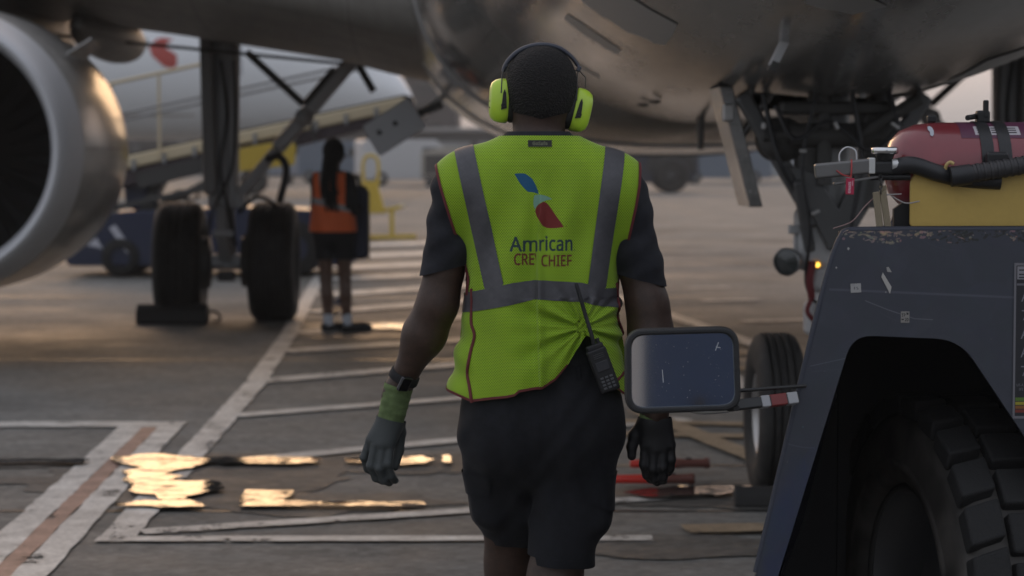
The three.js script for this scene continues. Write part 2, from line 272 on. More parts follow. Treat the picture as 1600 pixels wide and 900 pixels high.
// puddles
const waterMat = phys([0.03, 0.028, 0.026], 0.05, 0, { ior: 1.33, specularIntensity: 0.55 });
waterMat.bumpMap = texture(256, (u, v) => { const t = 0.5 + 0.5 * (fbm(u * 7, v * 16, 112, 3, 4) - 0.5); return [t, t, t]; }); waterMat.bumpScale = 0.006;
const pud = (pts, amp, s) => { const o = []; pts.forEach((p, i) => { const q = pts[(i + 1) % pts.length], n = Math.ceil(Math.hypot(q[0] - p[0], q[1] - p[1]) / 0.018); for (let k = 0; k < n; k++) { const x = lerp(p[0], q[0], k / n), z = lerp(p[1], q[1], k / n); o.push([x + amp * (fbm(x * 6 + s, z * 6, 0, 4, 3) - 0.5) * 2, z + amp * 1.7 * (fbm(x * 6, z * 6 + s, 0, 4, 7) - 0.5) * 2]); } }); return o; };
[
  [[[-2.02, -11.42], [-1.78, -11.5], [-1.5, -11.40], [-1.2, -11.44], [-0.92, -11.36], [-1.0, -11.2], [-1.36, -11.17], [-1.47, -11.22], [-1.55, -11.02], [-1.62, -10.98], [-1.66, -10.82], [-1.52, -10.72], [-1.58, -10.6], [-1.36, -10.56], [-1.3, -10.3], [-1.38, -10.22], [-1.44, -10.06], [-1.34, -9.92], [-1.32, -9.78], [-1.6, -9.8], [-1.74, -9.76], [-1.7, -9.88], [-1.54, -9.98], [-1.6, -10.12], [-1.74, -10.22], [-1.76, -10.5], [-1.84, -10.62], [-1.8, -10.8], [-1.88, -10.95], [-1.78, -11.12], [-1.96, -11.2]], 0.055, 2],
  [[[-1.2, -10.26], [-0.98, -10.28], [-1.0, -9.98], [-0.82, -9.93], [-0.38, -9.93], [-0.38, -9.84], [-0.8, -9.82], [-1.19, -9.8]], 0.028, 5],
  [[[-0.82, -11.36], [-0.62, -11.44], [-0.52, -11.38], [-0.46, -11.46], [-0.37, -11.32], [-0.42, -11.2], [-0.56, -11.14], [-0.66, -11.2], [-0.8, -11.24]], 0.04, 9],
  [[[-0.35, -11.46], [-0.31, -11.48], [-0.30, -11.2], [-0.345, -11.18]], 0.03, 17],
  [[[0.5, -10.22], [0.78, -10.42], [1.35, -10.45], [1.35, -10.26], [1.0, -10.2], [0.92, -10.1], [0.6, -10.06]], 0.035, 13],
  [[[-5.6, -11.33], [-4.0, -11.38], [-2.1, -11.33], [-2.1, -11.2], [-4.1, -11.16], [-5.6, -11.19]], 0.04, 21],
  [[[-1.4, -20.3], [-1.1, -20.6], [-0.8, -20.25], [-0.7, -20.0], [-0.95, -19.8], [-1.25, -19.95]], 0.12, 25],
  [[[-1.95, -23.8], [-1.8, -24.4], [-1.65, -23.5], [-1.7, -21.8], [-1.8, -21.7]], 0.05, 31],
].forEach(([p, a, s], i) => tag(struct('puddle', sheet(pud(p, a, s), 0.0235 + i * 0.0003), waterMat), 'shallow rain puddle lying on the concrete apron'));
// ---------------------------------------------------------------- the airliner over the apron
const silverRough = texture(512, (u, v) => { const t = 0.20 + 0.24 * (fbm(u * 6, v * 22, 132, 4, 12) - 0.5) + 0.10 * (vnoise(u * 140, v * 140, 140, 2) - 0.5); return [0, t, 0]; });
const silverMap = texture(1024, (u, v) => {
  let t = 0.86 + 0.17 * (fbm(u * 8, v * 24, 192, 4, 62) - 0.5) + 0.10 * (fbm(u * 90, v * 20, 1800, 2, 15) - 0.5);
  const lu = (u * 4) % 1, lv = (v * 6) % 1; if (lu < 0.006 || lv < 0.008) t *= 0.72;              // panel seams and their grime
  return [t, t * 0.985, t * 0.96];
}, true);
const silver = phys([0.33, 0.33, 0.33], 1, 0.5, { map: silverMap, roughnessMap: silverRough, clearcoat: 0.7, clearcoatRoughness: 0.16 });
const wingGrey = std([0.36, 0.35, 0.335], 0.5, 0.1, { map: silverMap });
const nacelleGrey = phys([0.46, 0.455, 0.45], 0.45, 0.0, { map: silverMap, clearcoat: 0.5, clearcoatRoughness: 0.14 });
const lipMetal = std([0.58, 0.58, 0.59], 0.5, 0.35), steel = std([0.42, 0.41, 0.40], 0.38, 0.8), chrome = std([0.72, 0.72, 0.72], 0.12, 1);
const gearPaint = std([0.42, 0.42, 0.42], 0.5, 0.1, { bumpMap: concreteBump, bumpScale: 0.001 }), gearDark = std([0.07, 0.068, 0.065], 0.55, 0.2), blackHole = std([0.012, 0.012, 0.012], 0.8);
const rubberTex = texture(512, (u, v) => { const t = 0.7 + 0.6 * (fbm(u * 40, v * 8, 320, 3, 5) - 0.4); return [t, t * 0.98, t * 0.95]; }, true);
const rubber = std([0.022, 0.021, 0.020], 0.72, 0, { map: rubberTex, bumpMap: concreteBump, bumpScale: 0.0015 });
const redCloth = std([0.32, 0.03, 0.035], 0.85), wireRed = std([0.45, 0.05, 0.05], 0.5), hoseBlack = std([0.018, 0.018, 0.02], 0.45);

const plane = thing('airliner', 'large silver airliner overhead seen from its nose gear, engine at the left edge', 'aircraft', [1.43, 0, -10.29], 0.0245);
const ring = (z, hw, b, t, n = 72, p = 2.0) => { const o = [], cy = (b + t) / 2, h = (t - b) / 2; for (let i = 0; i < n; i++) { const a = i / n * 2 * Math.PI, c = Math.cos(a), s = Math.sin(a), k = Math.pow(Math.pow(Math.abs(c), p) + Math.pow(Math.abs(s), p), -1 / p); o.push(V(c * k * hw, cy + s * k * h, z)); } return o; };
const longitudinal = (g, sx = 1 / 4, sz = 1 / 6) => { const p = g.attributes.position, uv = new Float32Array(p.count * 2); for (let i = 0; i < p.count; i++) { const x = p.getX(i), y = p.getY(i) - 3.8, z = p.getZ(i); uv[2 * i] = z * sz; uv[2 * i + 1] = Math.atan2(y, x) / Math.PI * 2; } g.setAttribute('uv', new THREE.BufferAttribute(uv, 2)); return g; };
function smoothSections(keys, step) {                               // interpolates [z, hw, bottom, top] down the body
  const out = []; for (let i = 0; i + 1 < keys.length; i++) { const n = Math.max(2, Math.ceil(Math.abs(keys[i][0] - keys[i + 1][0]) / step)); for (let k = 0; k < n; k++) { const t = k / n, P = (c) => { const p0 = keys[Math.max(0, i - 1)][c], p1 = keys[i][c], p2 = keys[i + 1][c], p3 = keys[Math.min(keys.length - 1, i + 2)][c]; return 0.5 * (2 * p1 + (p2 - p0) * t + (2 * p0 - 5 * p1 + 4 * p2 - p3) * t * t + (3 * p1 - p0 - 3 * p2 + p3) * t * t * t); }; out.push([P(0), P(1), P(2), P(3)]); } } out.push(keys[keys.length - 1]); return out;
}
{
  const keys = [[5.1, 0.02, 3.2, 3.24], [4.95, 0.34, 2.9, 3.52], [4.5, 0.68, 2.6, 3.9], [3.7, 1.1, 2.3, 4.35], [2.5, 1.52, 2.02, 4.95], [1.2, 1.82, 1.86, 5.5], [0, 1.93, 1.78, 5.8], [-1.5, 1.975, 1.75, 5.88], [-4, 1.975, 1.75, 5.88], [-8, 1.975, 1.75, 5.88], [-13.5, 1.975, 1.75, 5.88], [-16.5, 1.9, 2.1, 5.88], [-20, 1.45, 3.0, 5.85], [-23.5, 0.8, 4.2, 5.8], [-26, 0.25, 5.0, 5.6]];
  const sec = smoothSections(keys, 0.35).map((k) => ring(k[0], Math.max(k[1], 0.01), k[2], k[3], 96));
  let g = loft(sec); g = g.toNonIndexed();
  const bay = (x, y, z) => (y > 2.4 ? 1 : Math.max(Math.abs(x) - 0.36, Math.abs(z + 0.5) - 0.62));           // nose gear bay opening
  const skin = cut(g, bay); longitudinal(skin);
  obj('fuselage', skin, silver, plane);
  // bay walls
  obj('gear_bay', [bx(0.02, 0.6, 1.24, -0.37, 2.1, -0.5, 0.004), bx(0.02, 0.6, 1.24, 0.37, 2.1, -0.5, 0.004), bx(0.74, 0.02, 1.24, 0, 2.41, -0.5, 0.004), bx(0.72, 0.56, 0.02, 0, 2.11, 0.125, 0.004), bx(0.72, 0.56, 0.02, 0, 2.11, -1.125, 0.004), bx(0.1, 0.12, 1.1, -0.22, 2.3, -0.5), bx(0.08, 0.1, 1.1, 0.24, 2.28, -0.5), rod(V(-0.3, 2.15, -0.1), V(0.3, 2.15, -0.1), 0.035)], gearDark, plane);
  // wing to body fairing, deeper than the fuselage
  const fk = [[-4.9, 1.55, 1.95, 4.2], [-5.5, 1.82, 1.74, 4.4], [-6.3, 2.0, 1.61, 4.6], [-7.4, 2.08, 1.56, 4.7], [-9, 2.12, 1.53, 4.7], [-12, 2.12, 1.55, 4.6], [-14.5, 1.95, 1.70, 4.0], [-17, 1.2, 2.3, 3.1]];
  const fg = loft(smoothSections(fk, 0.35).map((k) => ring(k[0], k[1], k[2], k[3], 80, 2.6))); longitudinal(fg);
  const fb = obj('belly_fairing', fg, silver, plane);
  obj('seam_strip', [...[-6.4, -8.4].map((z) => { const k = smoothSections(fk, 0.05).reduce((a, b) => (Math.abs(b[0] - z) < Math.abs(a[0] - z) ? b : a)); return new THREE.TubeGeometry(new THREE.CatmullRomCurve3(ring(k[0], k[1] + 0.004, k[2] - 0.004, k[3], 60, 2.6).filter((p) => p.y < 2.9).sort((a, b) => a.x - b.x)), 60, 0.012, 6); })], steel, fb);
  // the small things on the belly
  const patch = (x0, x1, z0, z1, push) => { const q = cut(g, (x, y, z) => (y > 3.2 ? -1 : Math.min(x - x0, x1 - x, z - z0, z1 - z)), push); return longitudinal(q); };
  const hatchMat = phys([0.36, 0.36, 0.355], 0.42, 0.2, { clearcoat: 0.3, clearcoatRoughness: 0.3 });
  const h1 = obj('access_hatch', patch(0.42, 0.74, 0.3, 1.3, 0.006), hatchMat, plane); h1.userData.label = 'matt grey square access hatch';
  obj('access_hatch', patch(0.42, 0.74, -0.95, 0.28, 0.006), hatchMat, plane);
  obj('access_hatch', patch(-1.25, -0.8, 0.4, 1.2, 0.004), hatchMat, plane);
  obj('latch_plate', patch(0.52, 0.57, 0.45, 0.95, 0.010), gearDark, plane);
  obj('warning_patch', patch(0.6, 0.69, 1.0, 1.3, 0.010), std([0.35, 0.22, 0.1], 0.6), plane);
  const mast = obj('drain_mast', prism([[0, 0.03], [-0.068, -0.11], [-0.045, -0.118], [0.03, 0.03]], 0.05, 0.003).translate(-0.425, 1.985, 1.55), lipMetal, plane);
  obj('mast_tip', prism([[-0.060, -0.10], [-0.074, -0.13], [-0.050, -0.138], [-0.038, -0.108]], 0.056, 0.003).translate(-0.425, 1.985, 1.547), gearDark, mast);
  // skin laps: real strips a couple of millimetres proud of the skin
  const lapMat = std([0.12, 0.118, 0.115], 0.5, 0.3), belly = cut(g, (x, y) => 4.2 - y), angle = (x, y) => Math.atan2(x, 3.8 - y);
  for (const z of [2.9, 1.75, 0.22, -1.6, -3.4, -5.2]) obj('skin_lap', cut(belly, (x, y, q) => Math.min(0.006 - Math.abs(q - z), bay(x, y, q)), 0.0025), lapMat, plane).userData.kind = 'stuff';
  for (const a of [-1.15, -0.72, -0.33, 0.36, 0.78, 1.2]) obj('skin_lap', cut(belly, (x, y, q) => Math.min(0.0032 - Math.abs(angle(x, y) - a), 4.2 - q), 0.0022), lapMat, plane).userData.kind = 'stuff';
  for (const [a, z] of [[-0.55, -0.4], [-0.52, -2.5], [-0.95, 0.9], [-0.2, 2.4], [0.5, 2.2], [0.15, -2.4]]) obj('service_panel', cut(belly, (x, y, q) => Math.min(0.075 - Math.abs(angle(x, y) - a), 0.19 - Math.abs(q - z)), 0.003), hatchMat, plane);
  obj('antenna_blade', [prism([[0, 0], [0.06, -0.2], [0.14, -0.2], [0.24, 0]], 0.02, 0.004).rotateY(Math.PI / 2).translate(-0.2, 1.77, -3.6)], gearDark, plane);
  for (const z of [-2.2, -3.0]) obj('drain_port', lathe([[0, -0.02], [0.03, -0.015], [0.034, 0]], 'y', 16).translate(-0.6, 1.83, z), gearDark, plane);
}
// wings
function wingGeo(side) {
  const st = [[1.7, -6.9, -12.2, 2.08, 0.9], [2.25, -7.0, -12.1, 2.18, 0.85], [2.72, -7.1, -12.0, 2.30, 0.8], [4.2, -7.4, -11.8, 2.52, 0.70], [5.6, -7.8, -11.7, 2.70, 0.62], [8, -8.3, -12.1, 3.05, 0.48], [12, -10.4, -13.3, 3.45, 0.32], [16.9, -12.9, -14.6, 3.95, 0.18]];
  return loft(st.map(([x, le, te, y, th]) => { const c = le - te, o = []; for (let i = 0; i <= 18; i++) { const t = i / 18; o.push(V(side * x, y + 0.16 + 0.30 * th * Math.pow(1 - t, 1.6) + (t < 0.02 ? 0.16 : 0) - th * 0.20 * Math.sin(Math.PI * Math.pow(t, 0.75)), le - c * t)); } for (let i = 1; i < 18; i++) { const t = 1 - i / 18; o.push(V(side * x, y + 0.18 + 0.30 * th * Math.pow(1 - t, 1.6) + th * 0.62 * Math.sin(Math.PI * Math.pow(t, 0.55)), le - c * t)); } return o; }));
}
for (const s of [-1, 1]) {
  const w = obj('wing', planar(wingGeo(s), 'x', 'z', 1 / 5), wingGrey, plane);
  for (const [x, y, r] of [[4.85, 2.74, 0.205], [8.6, 3.1, 0.2], [11.6, 3.38, 0.17]]) { const g = new THREE.SphereGeometry(1, 24, 16).scale(r, r * 1.15, 1.9).translate(s * x, y - 0.12, -11.0 - (x - 5) * 0.25); obj('flap_track_fairing', g, wingGrey, w); }
  obj('flap_seam', [bar(V(s * 2.7, 2.36, -10.6), V(s * 7.5, 2.83, -10.6), 0.03, 0.03)], gearDark, w);
}
// engines
function engine(side) {
  const e = new THREE.Group(); e.name = 'engine'; e.position.set(side * 5.46, 1.575, -6.15); plane.add(e);
  obj('inlet_lip', lathe([[0.862, -0.5], [0.86, -0.34], [0.868, -0.18], [0.885, -0.08], [0.91, -0.02], [0.935, 0], [0.96, -0.015], [0.985, -0.06], [1.005, -0.13], [1.025, -0.24], [1.045, -0.40], [1.055, -0.5]], 'z', 96), lipMetal, e);
  obj('cowl', lathe([[1.052, -0.5], [1.058, -0.508], [1.08, -0.9], [1.095, -1.4], [1.095, -2.0], [1.06, -2.7], [0.98, -3.3], [0.88, -3.75], [0.84, -3.76]], 'z', 96), nacelleGrey, e);
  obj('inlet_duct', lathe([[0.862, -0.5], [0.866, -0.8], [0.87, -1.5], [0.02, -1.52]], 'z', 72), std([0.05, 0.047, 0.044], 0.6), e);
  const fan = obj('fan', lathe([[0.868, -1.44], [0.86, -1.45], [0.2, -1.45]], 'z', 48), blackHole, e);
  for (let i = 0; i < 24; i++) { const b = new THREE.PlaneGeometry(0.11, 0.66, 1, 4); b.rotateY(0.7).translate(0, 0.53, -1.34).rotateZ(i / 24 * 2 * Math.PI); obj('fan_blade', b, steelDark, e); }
  obj('spinner', lathe([[0, -0.88], [0.08, -0.95], [0.16, -1.1], [0.21, -1.35]], 'z', 36), gearDark, e);
  obj('core_nozzle', lathe([[0.62, -3.3], [0.56, -4.2], [0.4, -4.7], [0.36, -4.7]], 'z', 48), steel, e);
  obj('tail_plug', lathe([[0.34, -4.4], [0.2, -4.9], [0.02, -5.4]], 'z', 36), steel, e);
  obj('pylon', loft([[0.9, 0.75], [-0.4, 0.98], [-1.8, 1.1], [-3.8, 1.15], [-4.9, 1.1]].map(([z, y], i) => [V(-0.05 - 0.09 * (i > 0), y - 0.35, z - 0.9), V(0.05 + 0.09 * (i > 0), y - 0.35, z - 0.9), V(0.05 + 0.07 * (i > 0), y + 0.3, z - 0.9), V(-0.05 - 0.07 * (i > 0), y + 0.3, z - 0.9)])), wingGrey, e);
  obj('strake', prism([[0, 0], [0.9, 0], [0.75, 0.16], [0.2, 0.2]], 0.012, 0.003).rotateY(Math.PI / 2).rotateZ(-side * -0.9).translate(-side * 0.86, 0.72, -0.9), nacelleGrey, e);
  obj('latch', [-0.9, -1.6, -2.3].map((z) => bx(0.1, 0.012, 0.09, 0, -1.085 + (z < -2 ? 0.02 : 0), z, 0.004)), steel, e);
}
const steelDark = std([0.03, 0.029, 0.028], 0.5, 0.5);
engine(-1); engine(1);
// wheels
function tyre(parent, name, r, w, x, y, z, rim) {
  const h = w / 2, sh = r * 0.62, pr = [[r * 0.52, -h * 0.72], [r * 0.6, -h * 0.94], [r * 0.74, -h], [r * 0.87, -h * 0.95], [r * 0.955, -h * 0.80], [r * 0.988, -h * 0.62]];
  const gr = [0.46, 0.16, -0.16, -0.46].flatMap((q) => [[r, -h * (q + 0.045)], [r - 0.012, -h * (q + 0.03)], [r - 0.012, -h * (q - 0.03)], [r, -h * (q - 0.045)]]);
  const full = [...pr, ...gr, ...pr.slice().reverse().map(([a, b]) => [a, -b])];
  obj('tyre', lathe(full, 'x', 64), rubber, parent).position.set(x, y, z);
  obj('rim', lathe([[0.02, -h * 0.5], [r * 0.2, -h * 0.52], [r * 0.24, -h * 0.3], [r * 0.42, -h * 0.34], [r * 0.46, -h * 0.7], [r * 0.53, -h * 0.74], [r * 0.53, h * 0.74], [r * 0.46, h * 0.7], [r * 0.42, h * 0.34], [r * 0.24, h * 0.3], [r * 0.2, h * 0.52], [0.02, h * 0.5]], 'x', 48), rim, parent).position.set(x, y, z);
}
// main gear: local to the leg, x grows towards the body on the left leg (s = 1) and mirrored on the right
function mainGear(s) {
  const g = new THREE.Group(); g.name = 'main_gear'; g.position.set(s > 0 ? -3.80 : 3.44, 0, -11.03); plane.add(g);
  tyre(g, 'wheel', 0.56, 0.44, -0.43, 0.545, 0, gearPaint); tyre(g, 'wheel', 0.56, 0.44, 0.43, 0.545, 0, gearPaint);
  const X = (x) => s * x;
  obj('strut', [rod(V(X(-0.02), 1.15, -0.02), V(X(0.0), 2.75, -0.05), 0.13), rod(V(0, 0.5, 0), V(X(-0.02), 1.2, -0.02), 0.085), rod(V(X(0.05), 1.1, 0.1), V(X(0.06), 2.5, 0.06), 0.045), bx(0.34, 0.16, 0.22, 0, 1.12, 0, 0.03), rod(V(-0.5, 0.545, 0), V(0.5, 0.545, 0), 0.075)], gearPaint, g);
  obj('brake', [lathe([[0.1, -0.1], [0.23, -0.1], [0.24, 0.08], [0.1, 0.1]], 'x').translate(-0.24, 0.545, 0), lathe([[0.1, -0.1], [0.23, -0.1], [0.24, 0.08], [0.1, 0.1]], 'x').translate(0.24, 0.545, 0), rod(V(-0.24, 0.545, 0.2), V(-0.24, 0.75, 0.14), 0.04), rod(V(0.22, 0.545, 0.2), V(0.2, 0.8, 0.14), 0.04), bx(0.16, 0.1, 0.1, 0, 0.42, 0.1, 0.02)], gearDark, g);
  obj('torque_link', [bar(V(X(-0.05), 1.08, 0.1), V(X(-0.02), 0.82, 0.36), 0.08, 0.05), bar(V(X(-0.02), 0.82, 0.36), V(X(0.0), 0.58, 0.12), 0.1, 0.05), rod(V(-0.09, 0.82, 0.36), V(0.09, 0.82, 0.36), 0.03)], gearPaint, g);
  obj('leg_door', bx(0.12, 1.55, 0.7, X(-0.165), 1.95, -0.12, 0.03, [0, s * 0.05, s * 0.02]), std([0.24, 0.235, 0.23], 0.5, 0.1), g);
  obj('side_stay', [bar(V(X(0.1), 1.15, 0.02), V(X(0.46), 1.58, 0.05), 0.10, 0.1, 0.03), bar(V(X(0.46), 1.58, 0.05), V(X(1.18), 2.42, 0.05), 0.135, 0.11, 0.04), lathe([[0.001, -0.09], [0.085, -0.085], [0.085, 0.085], [0.001, 0.09]], 'z', 20).translate(X(0.72), 1.88, 0.06)], gearPaint, g);
  obj('lock_stay', [rod(V(X(0.2), 2.48, 0.1), V(X(0.72), 2.0, 0.1), 0.035), rod(V(X(0.72), 2.0, 0.1), V(X(1.0), 2.33, 0.1), 0.028), rod(V(X(1.2), 2.4, 0.0), V(X(1.36), 2.12, 0.0), 0.035)], gearDark, g);
  obj('hydraulic_hose', [tube([[X(0.5), 1.1, 0.2], [X(0.56), 1.42, 0.16], [X(0.5), 1.52, 0.14], [X(0.38), 1.5, 0.1]], 0.036), tube([[X(-0.03), 2.4, 0.14], [X(0.02), 1.9, 0.16], [X(-0.04), 1.4, 0.18], [X(0.03), 1.05, 0.2], [X(0.1), 0.7, 0.2]], 0.016), tube([[X(0.08), 2.4, 0.12], [X(0.1), 1.9, 0.14], [X(0.06), 1.4, 0.16], [X(-0.1), 1.05, 0.2], [X(-0.18), 0.7, 0.16]], 0.014), tube([[X(0.12), 1.0, 0.16], [X(0.3), 1.15, 0.22], [X(0.48), 1.05, 0.2], [X(0.52), 0.7, 0.15]], 0.018)], hoseBlack, g);
  obj('bay_door', bx(0.9, 0.05, 1.5, X(1.95), 2.02, -0.2, 0.015, [0, 0, s * 0.62]), phys([0.42, 0.42, 0.42], 0.4, 0.2, { clearcoat: 0.4 }), g);
}
mainGear(1); mainGear(-1);
// the folded door hanging below the fairing on the left of the picture
{
  const d = obj('gear_door', [prism(rounded([[-0.24, -0.16], [0.23, -0.145], [0.23, 0.145], [-0.24, 0.13]], 0.03), 0.05, 0.008).rotateZ(0.53).translate(-2.22, 1.79, -9.9)], phys([0.44, 0.44, 0.45], 0.38, 0.15, { clearcoat: 0.4, clearcoatRoughness: 0.2 }), plane);
  d.userData.label = 'tilted grey gear door hanging open below the belly fairing';
  obj('hinge', bar(V(-2.06, 1.88, -9.95), V(-1.8, 1.98, -9.9), 0.07, 0.05), gearDark, d);
  for (const [x, y] of [[-2.21, 1.81], [-2.35, 1.73]]) obj('latch', lathe([[0, 0], [0.022, 0.004], [0.022, 0.012]], 'z', 16).translate(x, y, -9.835), gearDark, d);
}
// nose gear
{
  const g = new THREE.Group(); g.name = 'nose_gear'; plane.add(g);
  for (const s of [-1, 1]) tyre(g, 'wheel', 0.372, 0.215, s * 0.245, 0.362, 0, steel);
  obj('strut', [rod(V(0.0, 1.05, -0.03), V(0.0, 2.35, -0.12), 0.095), rod(V(0, 0.5, 0), V(0, 1.1, -0.03), 0.07), rod(V(-0.3, 0.362, 0), V(0.3, 0.362, 0), 0.05), bx(0.27, 0.30, 0.2, -0.02, 1.16, -0.02, 0.05), bx(0.20, 0.12, 0.2, 0, 0.98, 0.0, 0.03), bx(0.17, 0.16, 0.16, -0.03, 0.80, 0.02, 0.03)], gearPaint, g);
  obj('piston', rod(V(0, 0.40, 0), V(0, 0.76, -0.0), 0.055), chrome, g);
  obj('drag_brace', [bar(V(-0.07, 1.22, 0.08), V(-0.41, 1.80, 0.06), 0.075, 0.06, 0.02), bar(V(0.07, 1.22, 0.08), V(0.41, 1.80, 0.06), 0.075, 0.06, 0.02), bar(V(-0.10, 1.10, 0.06), V(-0.17, 1.42, 0.14), 0.05, 0.05, 0.015), prism([[-0.2, 0.36], [-0.02, 0], [0.06, 0], [0.2, 0.36], [0.1, 0.33], [0.02, 0.16], [-0.1, 0.33]], 0.06, 0.01).translate(0, 1.12, 0.05)], std([0.10, 0.10, 0.10], 0.45, 0.2), g);
  obj('torque_link', [bar(V(-0.02, 0.92, 0.1), V(-0.06, 0.68, 0.27), 0.07, 0.04), bar(V(-0.06, 0.68, 0.27), V(0, 0.46, 0.1), 0.07, 0.04), prism([[-0.16, 0.0], [-0.02, -0.1], [0.12, -0.06], [0.12, 0.03], [-0.1, 0.06]], 0.12, 0.01).translate(-0.05, 0.56, 0.08)], gearDark, g);
  obj('steering_actuator', [rod(V(-0.2, 1.62, 0.1), V(0.2, 1.62, 0.1), 0.055), rod(V(-0.32, 1.62, 0.1), V(-0.2, 1.62, 0.1), 0.03), lathe([[0.001, -0.12], [0.1, -0.1], [0.1, 0.1], [0.001, 0.12]], 'z', 24).translate(-0.23, 1.6, 0.0), bx(0.16, 0.22, 0.14, 0.2, 1.62, 0.05, 0.03), rod(V(0.16, 1.3, 0.1), V(0.22, 1.95, 0.05), 0.04), rod(V(-0.05, 1.4, 0.12), V(-0.05, 2.1, 0.1), 0.035), bx(0.1, 0.26, 0.1, -0.12, 1.48, 0.05, 0.02), bx(0.5, 0.06, 0.1, 0, 1.74, 0.1, 0.02), rod(V(0.1, 1.62, 0.16), V(0.36, 1.78, 0.2), 0.03)], gearDark, g);
  obj('hydraulic_line', [tube([[-0.1, 1.8, 0.2], [-0.16, 1.5, 0.22], [-0.12, 1.2, 0.18], [-0.12, 0.95, 0.10], [-0.06, 0.85, 0.08]], 0.008), tube([[0.05, 1.85, 0.2], [0.1, 1.5, 0.22], [0.06, 1.2, 0.2], [0.1, 0.8, 0.12]], 0.011), tube([[-0.28, 1.75, 0.2], [-0.2, 1.6, 0.26], [-0.05, 1.68, 0.24], [0.14, 1.55, 0.24], [0.3, 1.7, 0.2]], 0.01), tube([[0.2, 1.9, 0.15], [0.26, 1.6, 0.22], [0.2, 1.45, 0.2]], 0.014), tube([[-0.32, 1.8, 0.1], [-0.25, 1.5, 0.15], [-0.16, 1.35, 0.12]], 0.012)], hoseBlack, g);
  obj('pipe_clip', [[-0.16, 1.55, 0.22], [-0.1, 1.28, 0.2], [0.1, 1.48, 0.23], [-0.33, 1.66, 0.2], [-0.02, 1.66, 0.25], [0.24, 1.66, 0.24], [0.1, 1.79, 0.22]].map((p, i) => bx(0.03 + 0.008 * (i % 3), 0.018, 0.03, ...p, 0.006, [0, 0, 0.5 * i])), steel, g);
  const lamp = obj('taxi_light', lathe([[0.001, -0.09], [0.035, -0.085], [0.058, -0.03], [0.064, 0.012], [0.058, 0.016]], 'z', 32), std([0.25, 0.25, 0.25], 0.35, 0.5), g); lamp.position.set(-0.21, 1.06, 0.12); lamp.rotation.set(0.1, -0.55, 0);
  const lens = obj('lens', lathe([[0.058, 0.008], [0.03, 0.016], [0.001, 0.019]], 'z', 32), phys([0.03, 0.035, 0.035], 0.15, 0, { clearcoat: 0.6 }), g); lens.position.copy(lamp.position); lens.rotation.copy(lamp.rotation);
  obj('lamp_bracket', [bar(V(-0.17, 1.06, 0.03), V(-0.05, 1.07, 0.0), 0.05, 0.03), bx(0.03, 0.16, 0.03, -0.155, 1.10, 0.03), bx(0.05, 0.04, 0.04, -0.17, 1.2, 0.04)], gearPaint, g);
  obj('warning_streamer', [tube([[-0.1, 1.06, 0.14], [-0.115, 0.98, 0.16], [-0.105, 0.9, 0.15]], 0.017), tube([[-0.105, 0.9, 0.15], [-0.125, 0.84, 0.16], [-0.075, 0.78, 0.15]], 0.011)], std([0.12, 0.016, 0.018], 0.85), g).userData.label = 'dark red cloth streamer tied to the nose gear';
  obj('indicator_light', [lathe([[0.0, 0.012], [0.008, 0.009], [0.011, 0], [0.011, -0.015]], 'z', 16).translate(-0.075, 1.045, 0.118)], std([0.9, 0.6, 0.15], 0.4, 0, { emissive: C(1, 0.55, 0.08), emissiveIntensity: 2.2 }), g);
  obj('indicator_collar', lathe([[0.012, -0.02], [0.02, -0.015], [0.02, 0.004], [0.012, 0.006]], 'z', 20).translate(-0.075, 1.045, 0.112), std([0.4, 0.25, 0.05], 0.4), g);
  const door = (x0, y0, x1, y1) => prism([[x0, y0], [x0 + 0.05, y0], [x1 + 0.048, y1], [x1, y1]], 0.42, 0.006);
  obj('gear_door', door(-0.50, 1.83, -0.362, 1.305).translate(0, 0, -0.4), silver, g);
  obj('gear_door', door(0.375, 1.83, 0.31, 1.4).translate(0, 0, -1.15), silver, g);
  for (const l of [rod(V(-0.40, 1.6, -0.1), V(-0.2, 1.9, -0.1), 0.018), bx(0.05, 0.08, 0.05, -0.47, 1.72, 0.05, 0.01), rod(V(0.36, 1.6, -0.9), V(0.2, 1.9, -0.9), 0.018)]) obj('door_link', l, steel, g);
}
